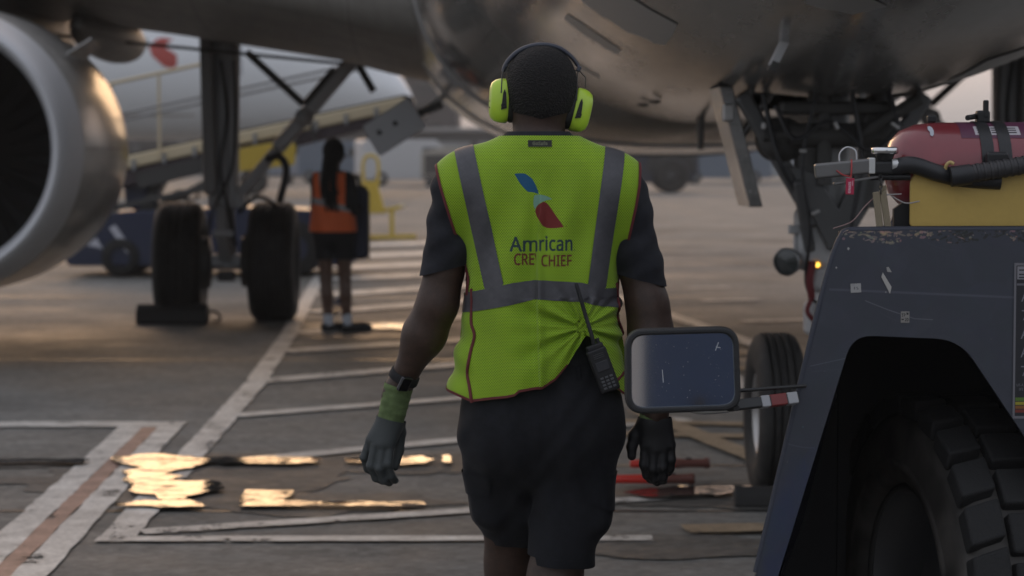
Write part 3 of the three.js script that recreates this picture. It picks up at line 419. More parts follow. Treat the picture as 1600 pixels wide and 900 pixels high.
// ---------------------------------------------------------------- what stands further back
const whitePlane = phys([0.78, 0.79, 0.80], 0.3, 0, { clearcoat: 0.5, clearcoatRoughness: 0.2 }), navy = std([0.018, 0.024, 0.055], 0.4), beige = std([0.60, 0.50, 0.33], 0.6), yellowPaint = std([0.56, 0.39, 0.05], 0.5), darkGlass = phys([0.012, 0.014, 0.018], 0.12, 0), darkSteel = std([0.06, 0.058, 0.055], 0.5, 0.3), greyPaint = std([0.25, 0.25, 0.25], 0.55);
{ // wide airliner far beyond, nose to the right
  const t = thing('airliner', 'white airliner parked far beyond, nose to the right, behind the belt loader', 'aircraft', [-3.9, 0, -90], -Math.PI / 2 + Math.PI + 0.04);
  const keys = [[0, 0.03, 3.75, 3.85], [-0.35, 0.7, 3.25, 4.5], [-1.4, 1.55, 2.75, 5.6], [-3.4, 2.35, 2.4, 7.3], [-6, 2.85, 2.22, 8.15], [-9, 3.05, 2.15, 8.4], [-14, 3.1, 2.15, 8.4], [-40, 3.1, 2.15, 8.4]];
  const sec = smoothSections(keys, 0.5).map((k) => ring(k[0], Math.max(0.02, k[1]), k[2], k[3], 64));
  const hull = loft(sec);
  obj('fuselage', hull, whitePlane, t);
  const onSide = (y0, y1, z0, z1, s, push) => cut(hull.toNonIndexed(), (x, y, z) => (x * s < 0.1 ? -1 : Math.min(y - y0, y1 - y, z - z0, z1 - z)), push);
  const paneMat = darkGlass;
  for (let z = -9.2; z > -36; z -= 0.85) if (Math.abs(z + 12.5) > 0.9) obj('window', onSide(5.52, 5.95, z - 0.15, z + 0.15, -1, 0.012), paneMat, t);
  const cockpit = obj('windscreen', cut(hull.toNonIndexed(), (x, y, z) => Math.min(y - 5.55, 6.35 - y, z + 3.4, -1.2 - z), 0.015), paneMat, t);
  for (const z of [-6.9, -12.5]) obj('cabin_door', onSide(4.55, 6.5, z - 0.5, z + 0.5, -1, 0.02), std([0.5, 0.51, 0.53], 0.4), t);
  obj('cargo_door', onSide(2.7, 4.3, -17.5, -14.8, -1, 0.02), std([0.5, 0.51, 0.52], 0.4), t);
  obj('red_emblem', cut(hull.toNonIndexed(), (x, y, z) => { if (x > -0.1) return -1; const u = z + 9.3, v = y - 5.35; return Math.min(0.62 - Math.hypot(u, v), 0.5 + 0.9 * u + v, Math.hypot(u - 0.2, v - 0.25) - 0.22); }, 0.02), std([0.42, 0.05, 0.04], 0.5), t);
  obj('belly_line', onSide(3.02, 3.1, -34, -8, -1, 0.01), std([0.4, 0.36, 0.32], 0.5), t);
  for (const s of [-1, 1]) obj('tyre', lathe([[0.2, -0.18], [0.5, -0.17], [0.54, 0], [0.5, 0.17], [0.2, 0.18]], 'x', 32).translate(s * 0.35, 0.54, -6.2), rubber, t);
  obj('nose_leg', [rod(V(0, 0.54, -6.2), V(0, 2.5, -6.2), 0.13), rod(V(-0.4, 0.54, -6.2), V(0.4, 0.54, -6.2), 0.08)], gearPaint, t);
}
{ // belt loader behind the left main gear, belt rising to the right
  const t = thing('belt_loader', 'blue belt loader with a long beige belt rising to the right behind the main gear', 'belt loader', [-3.75, 0, -29.6]);
  obj('chassis', [prism(rounded([[-1.85, 0.16], [1.72, 0.16], [1.78, 0.5], [1.74, 0.80], [0.3, 0.86], [-1.2, 0.80], [-1.85, 0.74]], 0.06), 1.5, 0.02).translate(0, 0, -0.75)], navy, t);
  obj('decal', [prism([[-1.32, 0.62], [-1.24, 0.66], [-1.02, 0.34], [-1.1, 0.30]], 0.004).translate(0, 0, 0.775), prism([[-1.6, 0.40], [-1.48, 0.50], [-1.4, 0.36]], 0.004).translate(0, 0, 0.775)], std([0.5, 0.5, 0.55], 0.6), t);
  for (const [x, r] of [[-1.18, 0.25], [1.0, 0.36]]) for (const s of [-1, 1]) { obj('tyre', lathe([[r * 0.5, -0.12], [r * 0.92, -0.12], [r, -0.07], [r, 0.07], [r * 0.92, 0.12], [r * 0.5, 0.12]], 'z', 40).translate(x, r, s * 0.68), rubber, t); obj('rim', lathe([[0.01, -0.08], [r * 0.5, -0.06], [r * 0.52, 0.06], [0.01, 0.09]], 'z', 28).translate(x, r, s * 0.68), greyPaint, t); }
  obj('seat', [bx(0.34, 0.5, 0.4, -1.05, 1.12, 0.1, 0.05, [0, 0, 0.14]), bx(0.42, 0.1, 0.42, -0.9, 0.88, 0.1, 0.04)], navy, t);
  obj('steering_wheel', [new THREE.TorusGeometry(0.17, 0.016, 8, 28).rotateX(1.2).translate(-0.45, 1.02, 0.1), rod(V(-0.36, 0.84, 0.1), V(-0.45, 1.02, 0.1), 0.02)], hoseBlack, t);
  obj('headrest', bx(0.12, 0.28, 0.16, -1.35, 0.94, 0.3, 0.02), beige, t);
  const A = V(-1.42, 1.38, 0.2), B = V(2.42, 2.20, 0.2), up = V(-0.2, 0.98, 0);
  const belt = obj('conveyor', [bar(A, B, 0.16, 0.7, 0.03)], beige, t);
  obj('belt', [bar(A.clone().addScaledVector(up, 0.095), B.clone().addScaledVector(up, 0.095), 0.02, 0.6)], rubber, belt);
  obj('belt_frame', bar(A.clone().addScaledVector(up, -0.17).add(V(0.15, 0, 0)), B.clone().addScaledVector(up, -0.15).add(V(-0.2, 0, 0)), 0.2, 0.62, 0.02), std([0.05, 0.036, 0.04], 0.6), belt);
  for (const p of [A, B]) obj('roller', rod(V(p.x, p.y, -0.14), V(p.x, p.y, 0.54), 0.09), darkSteel, belt);
  for (let i = 0; i < 9; i++) { const q = A.clone().lerp(B, 0.1 + i * 0.1); obj('bracket', bx(0.05, 0.14, 0.03, q.x, q.y - 0.05, 0.57, 0.008), greyPaint, belt); }
  obj('lifting_frame', [bar(V(-0.95, 0.8, 0.2), V(-0.6, 1.5, 0.2), 0.12, 0.4), bar(V(-0.85, 0.82, 0.5), V(0.75, 1.62, 0.5), 0.09, 0.06), bar(V(-1.0, 1.2, 0.5), V(0.1, 1.48, 0.5), 0.2, 0.1)], darkSteel, t);
  obj('side_panel', prism(rounded([[0.02, 1.30], [1.0, 1.42], [1.02, 1.66], [0.9, 1.72], [0.02, 1.55]], 0.03), 0.05, 0.008).translate(0, 0, 0.6), yellowPaint, t).userData.label = 'yellow side panel below the belt';
  const rail = (x0, x1, h, r) => [rod(V(x0, 1.38 + (x0 + 1.42) * 0.2135 + h, 0.62), V(x1, 1.38 + (x1 + 1.42) * 0.2135 + h, 0.62), r)];
  obj('handrail', [...rail(-1.35, -0.1, 1.03, 0.024), ...[-1.3, -0.7, -0.12].map((x) => rod(V(x, 1.38 + (x + 1.42) * 0.2135, 0.62), V(x, 1.38 + (x + 1.42) * 0.2135 + 1.03, 0.62), 0.018))], beige, t);
  obj('side_guard', [...rail(-1.35, 1.9, 0.62, 0.018), ...rail(-1.35, 1.9, 0.54, 0.018)], greyPaint, t);
  obj('grab_bar', [tube([[1.02, 1.55, 0.6], [1.06, 1.98, 0.6], [1.16, 2.02, 0.6], [1.27, 1.7, 0.6]], 0.022), tube([[0.35, 0.85, 0.7], [0.42, 1.2, 0.7], [0.35, 1.28, 0.7]], 0.04)], darkSteel, t);
  obj('towing_bar', bar(V(-1.7, 0.78, 0.62), V(-0.1, 1.12, 0.62), 0.07, 0.07, 0.01), darkSteel, t);
}
{ // yellow stand out on the apron
  const t = thing('tow_bar_stand', 'yellow steel stand with loop handle and side step on the far apron', 'equipment stand', [-2.55, 0, -41.4]);
  obj('handle', tube([[-0.12, 0.95, 0], [-0.13, 1.42, 0], [-0.06, 1.52, 0], [0.06, 1.52, 0], [0.13, 1.42, 0], [0.12, 0.95, 0]], 0.032, 50), yellowPaint, t);
  obj('body', prism(rounded([[-0.16, 0.50], [0.26, 0.50], [0.18, 0.78], [0.12, 1.0], [0.17, 1.06], [-0.14, 1.06], [-0.16, 0.98]], 0.02), 0.16, 0.01).translate(0, 0, -0.08), yellowPaint, t);
  obj('arm', [bar(V(0.2, 0.53, 0), V(0.54, 0.60, 0), 0.07, 0.1), bar(V(0.38, 0.1, 0), V(0.38, 0.55, 0), 0.08, 0.08)], yellowPaint, t);
  obj('base_rail', [bar(V(-0.25, 0.05, 0), V(0.82, 0.07, 0), 0.08, 0.1), bar(V(-0.05, 0.05, -0.4), V(-0.05, 0.05, 0.4), 0.08, 0.08), bar(V(-0.1, 0.06, 0), V(-0.1, 0.55, 0), 0.07, 0.07)], yellowPaint, t);
  obj('grip', rod(V(0.5, 0.6, 0.0), V(0.62, 0.63, 0), 0.04), beige, t);
}
// far vehicles
function wheelSet(t, spots, r, w, rim = greyPaint) { for (const [x, z] of spots) { obj('tyre', lathe([[r * 0.45, -w / 2], [r * 0.9, -w / 2], [r, -w * 0.3], [r, w * 0.3], [r * 0.9, w / 2], [r * 0.45, w / 2]], 'z', 36).translate(x, r, z), rubber, t); obj('rim', lathe([[0.01, -w * 0.42], [r * 0.2, -w * 0.4], [r * 0.3, -w * 0.25], [r * 0.48, -w * 0.35], [r * 0.48, w * 0.35], [r * 0.3, w * 0.25], [r * 0.2, w * 0.4], [0.01, w * 0.42]], 'z', 28).translate(x, r, z), rim, t); } }
{
  const t = thing('pushback_tractor', 'dark low pushback tractor with big wheels seen beyond the belly', 'tractor', [5.2, 0, -95], 0);
  obj('body', [prism(rounded([[-3.2, 0.45], [2.1, 0.45], [2.4, 0.9], [2.4, 1.75], [1.5, 1.95], [-3.2, 1.95]], 0.15), 2.4, 0.04).translate(0, 0, -1.2)], std([0.014, 0.016, 0.03], 0.5), t);
  obj('cab', [prism(rounded([[-2.6, 1.9], [-0.6, 1.9], [-0.8, 2.9], [-2.5, 2.9]], 0.12), 1.8, 0.03).translate(0, 0, -0.9)], darkSteel, t);
  obj('window', bx(1.3, 0.6, 1.84, -1.6, 2.45, 0, 0.03), darkGlass, t);
  obj('fender', [prism(rounded([[0.3, 0.9], [2.3, 0.9], [2.2, 1.5], [1.9, 1.75], [0.7, 1.75], [0.4, 1.5]], 0.1), 2.56, 0.02).translate(0, 0, -1.28)], std([0.02, 0.019, 0.018], 0.6), t);
  wheelSet(t, [[1.3, 1.32], [1.3, -1.3], [-2.2, 1.32], [-2.2, -1.3]], 0.72, 0.5, std([0.035, 0.035, 0.036], 0.6));
}
function van(pos, turn, m, label, high = 2.3) {
  const t = thing('service_van', label, 'van', pos, turn);
  obj('body', prism(rounded([[-2.5, 0.35], [2.5, 0.35], [2.5, 1.0], [2.2, 1.15], [1.5, high - 0.2], [1.3, high], [-2.5, high]], [0.1, 0.1, 0.15, 0.15, 0.2, 0.2, 0.15]), 1.9, 0.04).translate(0, 0, -0.95), m, t);
  obj('windscreen', bar(V(2.13, 1.2, 0), V(1.56, high - 0.22, 0), 0.06, 1.6), darkGlass, t);
  obj('side_window', [bx(0.9, 0.5, 2.0, 1.0, high - 0.6, 0, 0.05)], darkGlass, t);
  for (const s of [-1, 1]) obj('headlight', bx(0.06, 0.16, 0.3, 2.53, 0.85, s * 0.7, 0.02), lipMetal, t);
  for (const x of [2.55, -2.55]) obj('bumper', bx(0.14, 0.22, 1.9, x, 0.5, 0, 0.05), darkSteel, t);
  wheelSet(t, [[1.6, 0.9], [1.6, -0.9], [-1.6, 0.9], [-1.6, -0.9]], 0.36, 0.24); return t;
}
van([-5.4, 0, -118], 0.3, std([0.5, 0.5, 0.5], 0.4), 'pale van far off beyond the open belly door');
van([-9.6, 0, -128], 0, std([0.1, 0.13, 0.17], 0.4), 'blue grey van far off left of the hanging gear door');
van([11.5, 0, -125], Math.PI, std([0.10, 0.13, 0.17], 0.4), 'blue grey van far off right of the pushback tractor', 2.6);
van([14.8, 0, -132], 0, std([0.3, 0.32, 0.34], 0.4), 'light grey van parked far off behind the nose gear', 2.7);
function cart(pos, m, label, group) {
  const t = thing('baggage_cart', label, 'baggage cart', pos);
  obj('deck', bx(2.6, 0.14, 1.5, 0, 0.5, 0, 0.03), darkSteel, t);
  obj('cover', [prism(rounded([[-1.3, 0.57], [1.3, 0.57], [1.3, 1.7], [0, 1.95], [-1.3, 1.7]], [0.02, 0.02, 0.1, 0.3, 0.1]), 1.5, 0.02).translate(0, 0, -0.75)], m, t);
  obj('curtain', bx(1.1, 0.95, 1.58, -0.6, 1.1, 0, 0.02), darkSteel, t);
  obj('drawbar', rod(V(1.3, 0.42, 0), V(2.0, 0.4, 0), 0.05), darkSteel, t);
  wheelSet(t, [[0.9, 0.7], [0.9, -0.7], [-0.9, 0.7], [-0.9, -0.7]], 0.22, 0.16); return t;
}
const c0 = cart([-3.1, 0, -112], std([0.36, 0.33, 0.28], 0.7), 'beige covered baggage cart far off under the belly, left one of the train', 'baggage carts on the far apron');
copyOf(c0, [0.2, 0, -112.5], 0, 'beige covered baggage cart far off, second in the train behind the crew worker').userData.group = 'baggage carts on the far apron';
const c1 = cart([-12.6, 0, -120], std([0.2, 0.22, 0.26], 0.7), 'slate covered baggage cart far off behind the left main gear');
{ // low terminal pier along the far side
  const t = thing('terminal_pier', 'long low dark terminal pier along the far edge of the apron', 'building', [0, 0, -190]);
  obj('wall', [bx(150, 3.4, 14, 0, 1.7, 0, 0.1)], std([0.05, 0.052, 0.058], 0.6), t);
  obj('roof', bx(153, 0.35, 16, 0, 3.55, 0, 0.1), std([0.24, 0.23, 0.22], 0.6), t);
  for (let i = 0; i < 34; i++) { const x = -49.5 + i * 3; if (rnd() < 0.75) obj('window', bx(2.3, 1.4, 0.1, x, 1.6 + 0.3 * (i % 3), 7.02, 0.02), i % 4 ? darkGlass : greyPaint, t); else obj('bay_door', bx(2.4, 2.6, 0.12, x, 1.3, 7.03, 0.02), std([0.3, 0.3, 0.3], 0.6), t); }
}
{ // taller end of the terminal beyond the parked airliner
  const t = thing('terminal_hall', 'tall brown terminal hall far beyond the nose of the white airliner', 'building', [-23, 0, -196]);
  obj('wall', bx(37, 9.4, 14, 0, 4.7, 0, 0.1), std([0.055, 0.046, 0.045], 0.7), t);
  obj('roof', bx(39, 0.5, 16, 0, 9.6, 0, 0.1), std([0.12, 0.11, 0.105], 0.6), t);
  for (let i = 0; i < 11; i++) for (const y of [3.2, 6.4]) obj('window', bx(2.5, 1.9, 0.12, -16 + i * 3.2, y, 7.04, 0.03), darkGlass, t);
}
// chocks
function chock(pos, turn, label) {
  const t = thing('wheel_chock', label, 'wheel chock', pos, turn);
  obj('block', prism(rounded([[-0.11, 0], [0.11, 0], [0.09, 0.11], [0.0, 0.165], [-0.09, 0.11]], 0.03), 0.62, 0.012).translate(0, 0.012, -0.31), std([0.018, 0.017, 0.016], 0.75, 0, { bumpMap: concreteBump, bumpScale: 0.003 }), t);
  obj('rope', tube([[0, 0.12, 0.32], [0.04, 0.1, 0.4], [0.1, 0.03, 0.42], [0.06, 0.02, 0.36]], 0.012), hoseBlack, t); return t;
}
chock([-3.09, 0, -20.82], Math.PI / 2, 'black rubber chock in front of the left main gear tyre');
const smallChock = chock([1.13, 0, -9.93], Math.PI / 2, 'black rubber chock in front of the nose wheel'); smallChock.scale.set(0.5, 0.5, 0.5);
// red wands left on the ground
function wand(pos, turn, label) {
  const t = thing('marshalling_wand', label, 'marshalling wand', pos, turn, null);
  obj('cone', lathe([[0.001, -0.235], [0.019, -0.232], [0.021, -0.1], [0.023, -0.02]], 'x', 20), phys([0.75, 0.05, 0.03], 0.35, 0, { transmission: 0.3, thickness: 0 }), t);
  obj('handle', lathe([[0.023, -0.02], [0.025, 0.0], [0.021, 0.03], [0.021, 0.12], [0.026, 0.13], [0.026, 0.15], [0.001, 0.152]], 'x', 20), std([0.16, 0.055, 0.04], 0.5), t);
  obj('switch', bx(0.03, 0.012, 0.014, 0.05, 0.022, 0, 0.004), hoseBlack, t); return t;
}
wand([0.685, 0.052, -10.42], 0.04, 'red marshalling wand lying on the concrete, nearer of two');
wand([0.80, 0.052, -10.95], 0.08, 'red marshalling wand lying on the concrete, farther of two');
// ---------------------------------------------------------------- tug at the right, with what lies on it
const tugTex = canvasTexture(2048, 1400, (c, w, h) => {             // 1 m = 1000 px; x from 0.40, y from 0.10 up to 1.50
  const X = (x) => (x - 0.40) * 1000, Y = (y) => (1.50 - y) * 1000; let s = 17; const r = () => { s = (s * 1664525 + 1013904223) >>> 0; return s / 4294967296; };
  c.fillStyle = '#363942'; c.fillRect(0, 0, w, h);
  for (let i = 0; i < 2600; i++) { const q = 36 + r() * 32; c.fillStyle = `rgba(${q + 8},${q + 10},${q + 20},${0.05 + r() * 0.06})`; c.beginPath(); c.ellipse(r() * w, r() * h, 6 + r() * 60, 4 + r() * 30, r() * 3, 0, 7); c.fill(); }
  for (let i = 0; i < 900; i++) { const y = 0.1 + r() * 0.75, x = 0.62 + r() * 0.16 - (0.9 - y) * 0.22; c.fillStyle = `rgba(42,50,76,${0.04 + r() * 0.09})`; c.beginPath(); c.ellipse(X(x), Y(y), 5 + r() * 24, 8 + r() * 46, 0.2, 0, 7); c.fill(); }   // older, bluer paint on the front edge
  for (let i = 0; i < 420; i++) { c.fillStyle = `rgba(${90 + r() * 70},${90 + r() * 60},${95 + r() * 60},${0.25 + r() * 0.4})`; const q = 0.5 + r() * r() * 2.6; c.fillRect(r() * w, r() * h, q, q * (0.5 + r())); }
  for (let i = 0; i < 46; i++) { const x = r() * w, y = r() * h, l = 20 + r() * 190, a = (r() - 0.3) * 0.7; c.strokeStyle = `rgba(130,130,140,${0.08 + r() * 0.26})`; c.lineWidth = 0.6 + r() * 1.3; c.beginPath(); c.moveTo(x, y); c.quadraticCurveTo(x + l * 0.5, y + l * a + 8 * r(), x + l * Math.cos(a), y + l * Math.sin(a)); c.stroke(); }
  const line = (pts, k, l) => { c.strokeStyle = k; c.lineWidth = l; c.beginPath(); pts.forEach(([x, y], i) => (i ? c.lineTo(X(x), Y(y)) : c.moveTo(X(x), Y(y)))); c.stroke(); };
  line([[0.78, 1.21], [0.83, 1.19], [0.89, 1.17], [0.93, 1.168]], 'rgba(150,150,155,0.5)', 1.6); line([[0.70, 1.235], [1.16, 1.215]], 'rgba(110,110,120,0.35)', 5); line([[0.66, 1.065], [0.75, 1.085]], 'rgba(140,140,150,0.4)', 1.5);
  for (let i = 0; i < 1500; i++) { const t = r(), x = 0.72 + t * 1.6, y = 1.372 - Math.pow(r(), 2) * 0.03 - 0.006 * Math.sin(x * 40); c.fillStyle = t < 0.13 || r() < 0.22 ? `rgba(${150 + r() * 40},${125 + r() * 35},${105 + r() * 30},0.55)` : `rgba(${18 + r() * 16},${17 + r() * 12},${15},0.5)`; c.beginPath(); c.ellipse(X(x), Y(y), 1 + r() * r() * 11, 0.8 + r() * 2.6, r() - 0.5, 0, 7); c.fill(); }   // chipped, rusty top edge
  for (let i = 0; i < 160; i++) { c.fillStyle = `rgba(${120 + r() * 60},${95 + r() * 50},${60 + r() * 40},${0.10 + r() * 0.2})`; c.beginPath(); c.ellipse(X(1.40 + (r() - 0.5) * 0.035 - 0.008 * r()), Y(1.125 - r() * 0.055), 2 + r() * 7, 3 + r() * 12, 0.4, 0, 7); c.fill(); }   // rust patch at the arch corner
  for (const [x, y, q] of [[1.394, 1.148, 6], [1.378, 1.282, 7], [0.741, 1.325, 4], [0.825, 1.229, 2], [0.715, 1.283, 3]]) { c.fillStyle = 'rgba(190,185,175,0.8)'; c.beginPath(); c.moveTo(X(x), Y(y) - q); c.lineTo(X(x) + q, Y(y) - q * 0.2); c.lineTo(X(x) + q * 0.4, Y(y) + q); c.lineTo(X(x) - q * 0.5, Y(y) + q * 0.3); c.fill(); }
});
const tugPaint = phys([1, 1, 1], 0.5, 0, { map: tugTex, clearcoat: 0.15, clearcoatRoughness: 0.4, bumpMap: concreteBump, bumpScale: 0.0006 });
const tugNavy = std([0.03, 0.034, 0.05], 0.5), tugBlack = std([0.010, 0.010, 0.011], 0.7), hoodYellowTex = texture(512, (u, v) => { const t = 0.90 + 0.10 * (fbm(u * 9, v * 9, 9, 4, 5) - 0.5) + 0.02 * (vnoise(u * 120, v * 120, 120, 3) - 0.5); return [t, t, t]; }, true);
const hoodYellow = phys([0.66, 0.45, 0.11], 0.42, 0, { map: hoodYellowTex, clearcoat: 0.2 });
const tug = thing('aircraft_tug', 'dark slate aircraft tug with open wheel arch at the right edge', 'tug', [0.4, 0, -5.05]);
{
  const q = (px, py) => [(px - 800) / 709 - 0.4, 1.53 - (py - 243) / 709];
  const outline = rounded([q(1317, 359), q(2150, 356), [2.05, 0.24], [1.19, 0.24], q(1502, 531), q(1334, 524), [0.085, 0.24], [-0.01, 0.24], q(1186, 900), q(1303, 402)], [0.014, 0.02, 0.02, 0.01, 0.055, 0.045, 0.01, 0.02, 0, 0.028]);
  const uvTug = (g) => { const p = g.attributes.position, uv = new Float32Array(p.count * 2); for (let i = 0; i < p.count; i++) { uv[2 * i] = (p.getX(i)) / 2.048; uv[2 * i + 1] = (p.getY(i) - 0.10) / 1.4; } g.setAttribute('uv', new THREE.BufferAttribute(uv, 2)); return g; };
  obj('side_plate', uvTug(prism(outline, 0.016).translate(0, 0, -0.016)), tugPaint, tug);
  const s = shape(outline); const back = new THREE.ExtrudeGeometry(shape(outline), { depth: 0.012, bevelEnabled: false }).translate(0.36, 0, -1.5); obj('far_side_plate', uvTug(back), tugPaint, tug);
  obj('rolled_edge', tube([q(2150, 357), q(1800, 358.4), q(1340, 360.2), q(1322, 361.5), q(1316, 370), q(1303, 403), q(1186, 900)].map(([x, y]) => V(x, y, -0.008)), 0.0085, 160, 10), tugNavy, tug);
  const [tx, ty] = q(1324, 360), [lx, ly] = q(1303, 402), [bxx, by] = [-0.01, 0.24];
  obj('hood', prism([[tx + 0.02, 0.03], [2.2, 0.03], [2.2, 1.48], [tx + 0.38, 1.48]], 0.012, 0.002).rotateX(-Math.PI / 2).translate(0, ty - 0.026, 0), tugNavy, tug);
  obj('front_plate', loft([[tx + 0.012, ty - 0.02], [lx + 0.018, ly], q(1192, 900), [bxx + 0.03, by]].map(([x, y]) => [V(x, y, -0.02), V(x + 0.36, y, -1.48), V(x + 0.372, y, -1.48), V(x + 0.012, y, -0.02)])), tugNavy, tug);
  const aL = [[0.083, 0.24], [0.075 + 0.13, 0.60], q(1330, 524), q(1340, 519), q(1496, 526)];
  obj('arch_liner', loft([...[0, 0.5, 1].map((k) => aL.map(([x, y]) => V(x - 0.004 + 0.075 * k, y + 0.004, -0.017 - 0.72 * k)))], false), tugBlack, tug);
  obj('inner_wall', [bx(1.75, 1.08, 0.02, 1.30, 0.80, -0.74, 0.004), prism([[0.12, 0.24], [0.6, 0.24], [0.6, 1.2], q(1340, 500)], 0.01).translate(0.05, 0, -0.745), bx(0.02, 0.8, 0.68, 1.72, 0.7, -0.38, 0.004), bx(1.2, 0.02, 0.70, 1.1, 1.33, -0.38, 0.004)], tugBlack, tug);
  obj('chassis_beam', [bx(1.6, 0.2, 0.1, 1.4, 0.55, -0.80, 0.02), bx(1.5, 0.2, 0.14, 1.45, 0.55, -1.2, 0.02), rod(V(0.74, 0.475, -0.6), V(0.74, 0.475, -1.4), 0.07)], tugBlack, tug);
  obj('seat', [bx(0.5, 0.14, 0.5, 1.75, 1.42, -0.75, 0.05), bx(0.12, 0.5, 0.5, 2.05, 1.68, -0.75, 0.05)], tugBlack, tug);
  obj('steering_wheel', [new THREE.TorusGeometry(0.19, 0.016, 10, 36).rotateY(Math.PI / 2).rotateZ(-0.5).translate(1.42, 1.62, -0.75), rod(V(1.25, 1.36, -0.75), V(1.42, 1.62, -0.75), 0.022)], tugBlack, tug);
  obj('guard_plate', prism(rounded([q(1426, 355), q(2000, 354), q(2000, 262), q(1426, 270)], [0.006, 0.01, 0.03, 0.034]), 0.006, 0.002).translate(0, 0.003, -0.03), planarMat(hoodYellow), tug).userData.label = 'yellow steel guard plate along the hood';
  // stickers
  const stick = (name, w, h, px, py, turn, draw, W = 128, H = 128) => { const m = obj(name, new THREE.PlaneGeometry(w, h), std([0.85, 0.85, 0.85], 0.6, 0, { map: canvasTexture(W, H, draw) }), tug); const [x, y] = q(px, py); m.position.set(x, y, 0.0022); m.rotation.z = turn; return m; };
  const worn = (c, w, h, base) => { c.fillStyle = base; c.fillRect(0, 0, w, h); };
  stick('sticker', 0.023, 0.020, 1338, 450, 0.05, (c, w, h) => { worn(c, w, h, '#a8a6a4'); c.fillStyle = '#6e6d70'; c.fillRect(40, 44, 14, 40); c.fillRect(66, 50, 24, 12); c.fillRect(74, 70, 22, 16); c.fillStyle = '#8b8a8c'; c.fillRect(10, 14, 40, 8); });
  stick('sticker', 0.019, 0.025, 1415.5, 495.5, 0, (c, w, h) => { worn(c, w, h, '#8f8b86'); c.fillStyle = '#2a2928'; c.font = 'bold 54px sans-serif'; c.fillText('TP', 10, 62); c.fillText('20', 58, 112); c.fillRect(10, 84, 36, 14); c.fillRect(84, 14, 30, 24); });
  const strip = obj('sticker', new THREE.ShapeGeometry(shape([[-0.011, 0.014], [-0.008, 0.024], [0.0118, -0.008], [0.0085, -0.0235]])), std([0.42, 0.40, 0.37], 0.7), tug); { const [x, y] = q(1385.5, 442.5); strip.position.set(x, y, 0.0024); } strip.userData.label = 'torn pale tape strip';
  const scrap = obj('sticker', new THREE.ShapeGeometry(shape([[-0.005, 0.005], [0.0, 0.006], [0.007, -0.006], [-0.003, -0.005]])), std([0.32, 0.31, 0.29], 0.7), tug); { const [x, y] = q(1389, 421); scrap.position.set(x, y, 0.0024); } scrap.userData.label = 'scrap of torn tape';
  const card = stick('placard', 0.19, 0.345, 1586 + 67, 533, 0, (c, w, h) => {
    worn(c, w, h, '#77757a'); c.fillStyle = '#26262b'; c.fillRect(10, 12, w, h - 24); c.fillStyle = '#8d8b90'; c.fillRect(14, 16, w, 60); c.fillStyle = '#2c2b30'; c.font = '22px sans-serif'; [[22, 30, 60], [22, 50, 40], [22, 64, 74]].forEach(([x, y, l]) => c.fillRect(x, y, l, 6)); c.fillStyle = '#6c6a70'; c.fillRect(12, 94, w, 10);
    c.fillStyle = '#85838a'; c.font = '64px sans-serif'; ['A', '7', 'A', 'A', '7'].forEach((t, i) => c.fillText(t, 34, 178 + i * 86)); c.font = '16px sans-serif'; c.fillText('US A', 16, 570); c.fillText('IFE', 28, 590);
    c.fillStyle = '#5a7a2c'; c.fillRect(12, 622, w, 16); c.fillStyle = '#a39a2a'; c.fillRect(12, 642, w, 14); c.fillStyle = '#8c5a26'; c.fillRect(12, 660, w, 14); c.fillStyle = '#7c3022'; c.fillRect(12, 678, w, 14);
  }, 400, 720); card.userData.label = 'dark placard with pale letters and coloured stripes';
}
function planarMat(m) { return m; }
{ // wheel inside the arch, treaded
  const R = 0.475, w = 0.32, N = 26; const at = [0.675, R, -0.40], turn = 0.19;   // axle almost along x, its left end turned to the viewer
  const place = (m) => { m.position.set(...at); m.rotation.y = turn; return m; };
  const side = std([0.085, 0.08, 0.077], 0.62, 0, { map: rubberTex, bumpMap: concreteBump, bumpScale: 0.001 }), tread = std([0.012, 0.0118, 0.0118], 0.8, 0, { bumpMap: concreteBump, bumpScale: 0.002 });
  const h = w / 2;
  place(obj('tyre', [lathe([[R * 0.56, -h * 0.7], [R * 0.60, -h * 0.96], [R * 0.66, -h * 1.0], [R * 0.665, -h * 1.04], [R * 0.70, -h * 1.04], [R * 0.705, -h * 1.0], [R * 0.84, -h * 0.99], [R * 0.9, -h * 0.93], [R * 0.94, -h * 0.84], [R * 0.955, -h * 0.7], [R * 0.955, h * 0.7], [R * 0.94, h * 0.84], [R * 0.84, h], [R * 0.6, h * 0.96], [R * 0.56, h * 0.7]], 'x', 96)], side, tug));
  const lug = (x0, x1, skew) => { const g = bx(x1 - x0, 0.05, R * 2 * Math.PI / N * 0.82, (x0 + x1) / 2, R - 0.018, 0, 0.008); const p = g.attributes.position; for (let i = 0; i < p.count; i++) p.setZ(i, p.getZ(i) + skew * Math.abs(p.getX(i))); g.computeVertexNormals(); return g; };
  const kinds = [lug(-h * 0.95, -h * 0.40, 0.28), lug(-h * 0.33, h * 0.33, 0), lug(h * 0.40, h * 0.95, 0.28)];
  for (let i = 0; i < N; i++) kinds.forEach((k, j) => { const m = place(obj('tread_block', k, tread, tug)); m.rotation.order = 'YXZ'; m.rotation.x = (i + (j === 1 ? 0.5 : 0)) / N * 2 * Math.PI; });
  place(obj('rim', [lathe([[0.02, -h * 0.35], [R * 0.2, -h * 0.4], [R * 0.24, -h * 0.2], [R * 0.5, -h * 0.3], [R * 0.53, -h * 0.78], [R * 0.575, -h * 0.8], [R * 0.575, h * 0.7], [0.02, h * 0.7]], 'x', 64)], std([0.10, 0.10, 0.105], 0.4, 0.5), tug));
  const ringg = place(obj('lock_ring', lathe([[R * 0.545, -h * 0.8], [R * 0.555, -h * 0.86], [R * 0.565, -h * 0.8]], 'x', 64), darkSteel, tug));
}
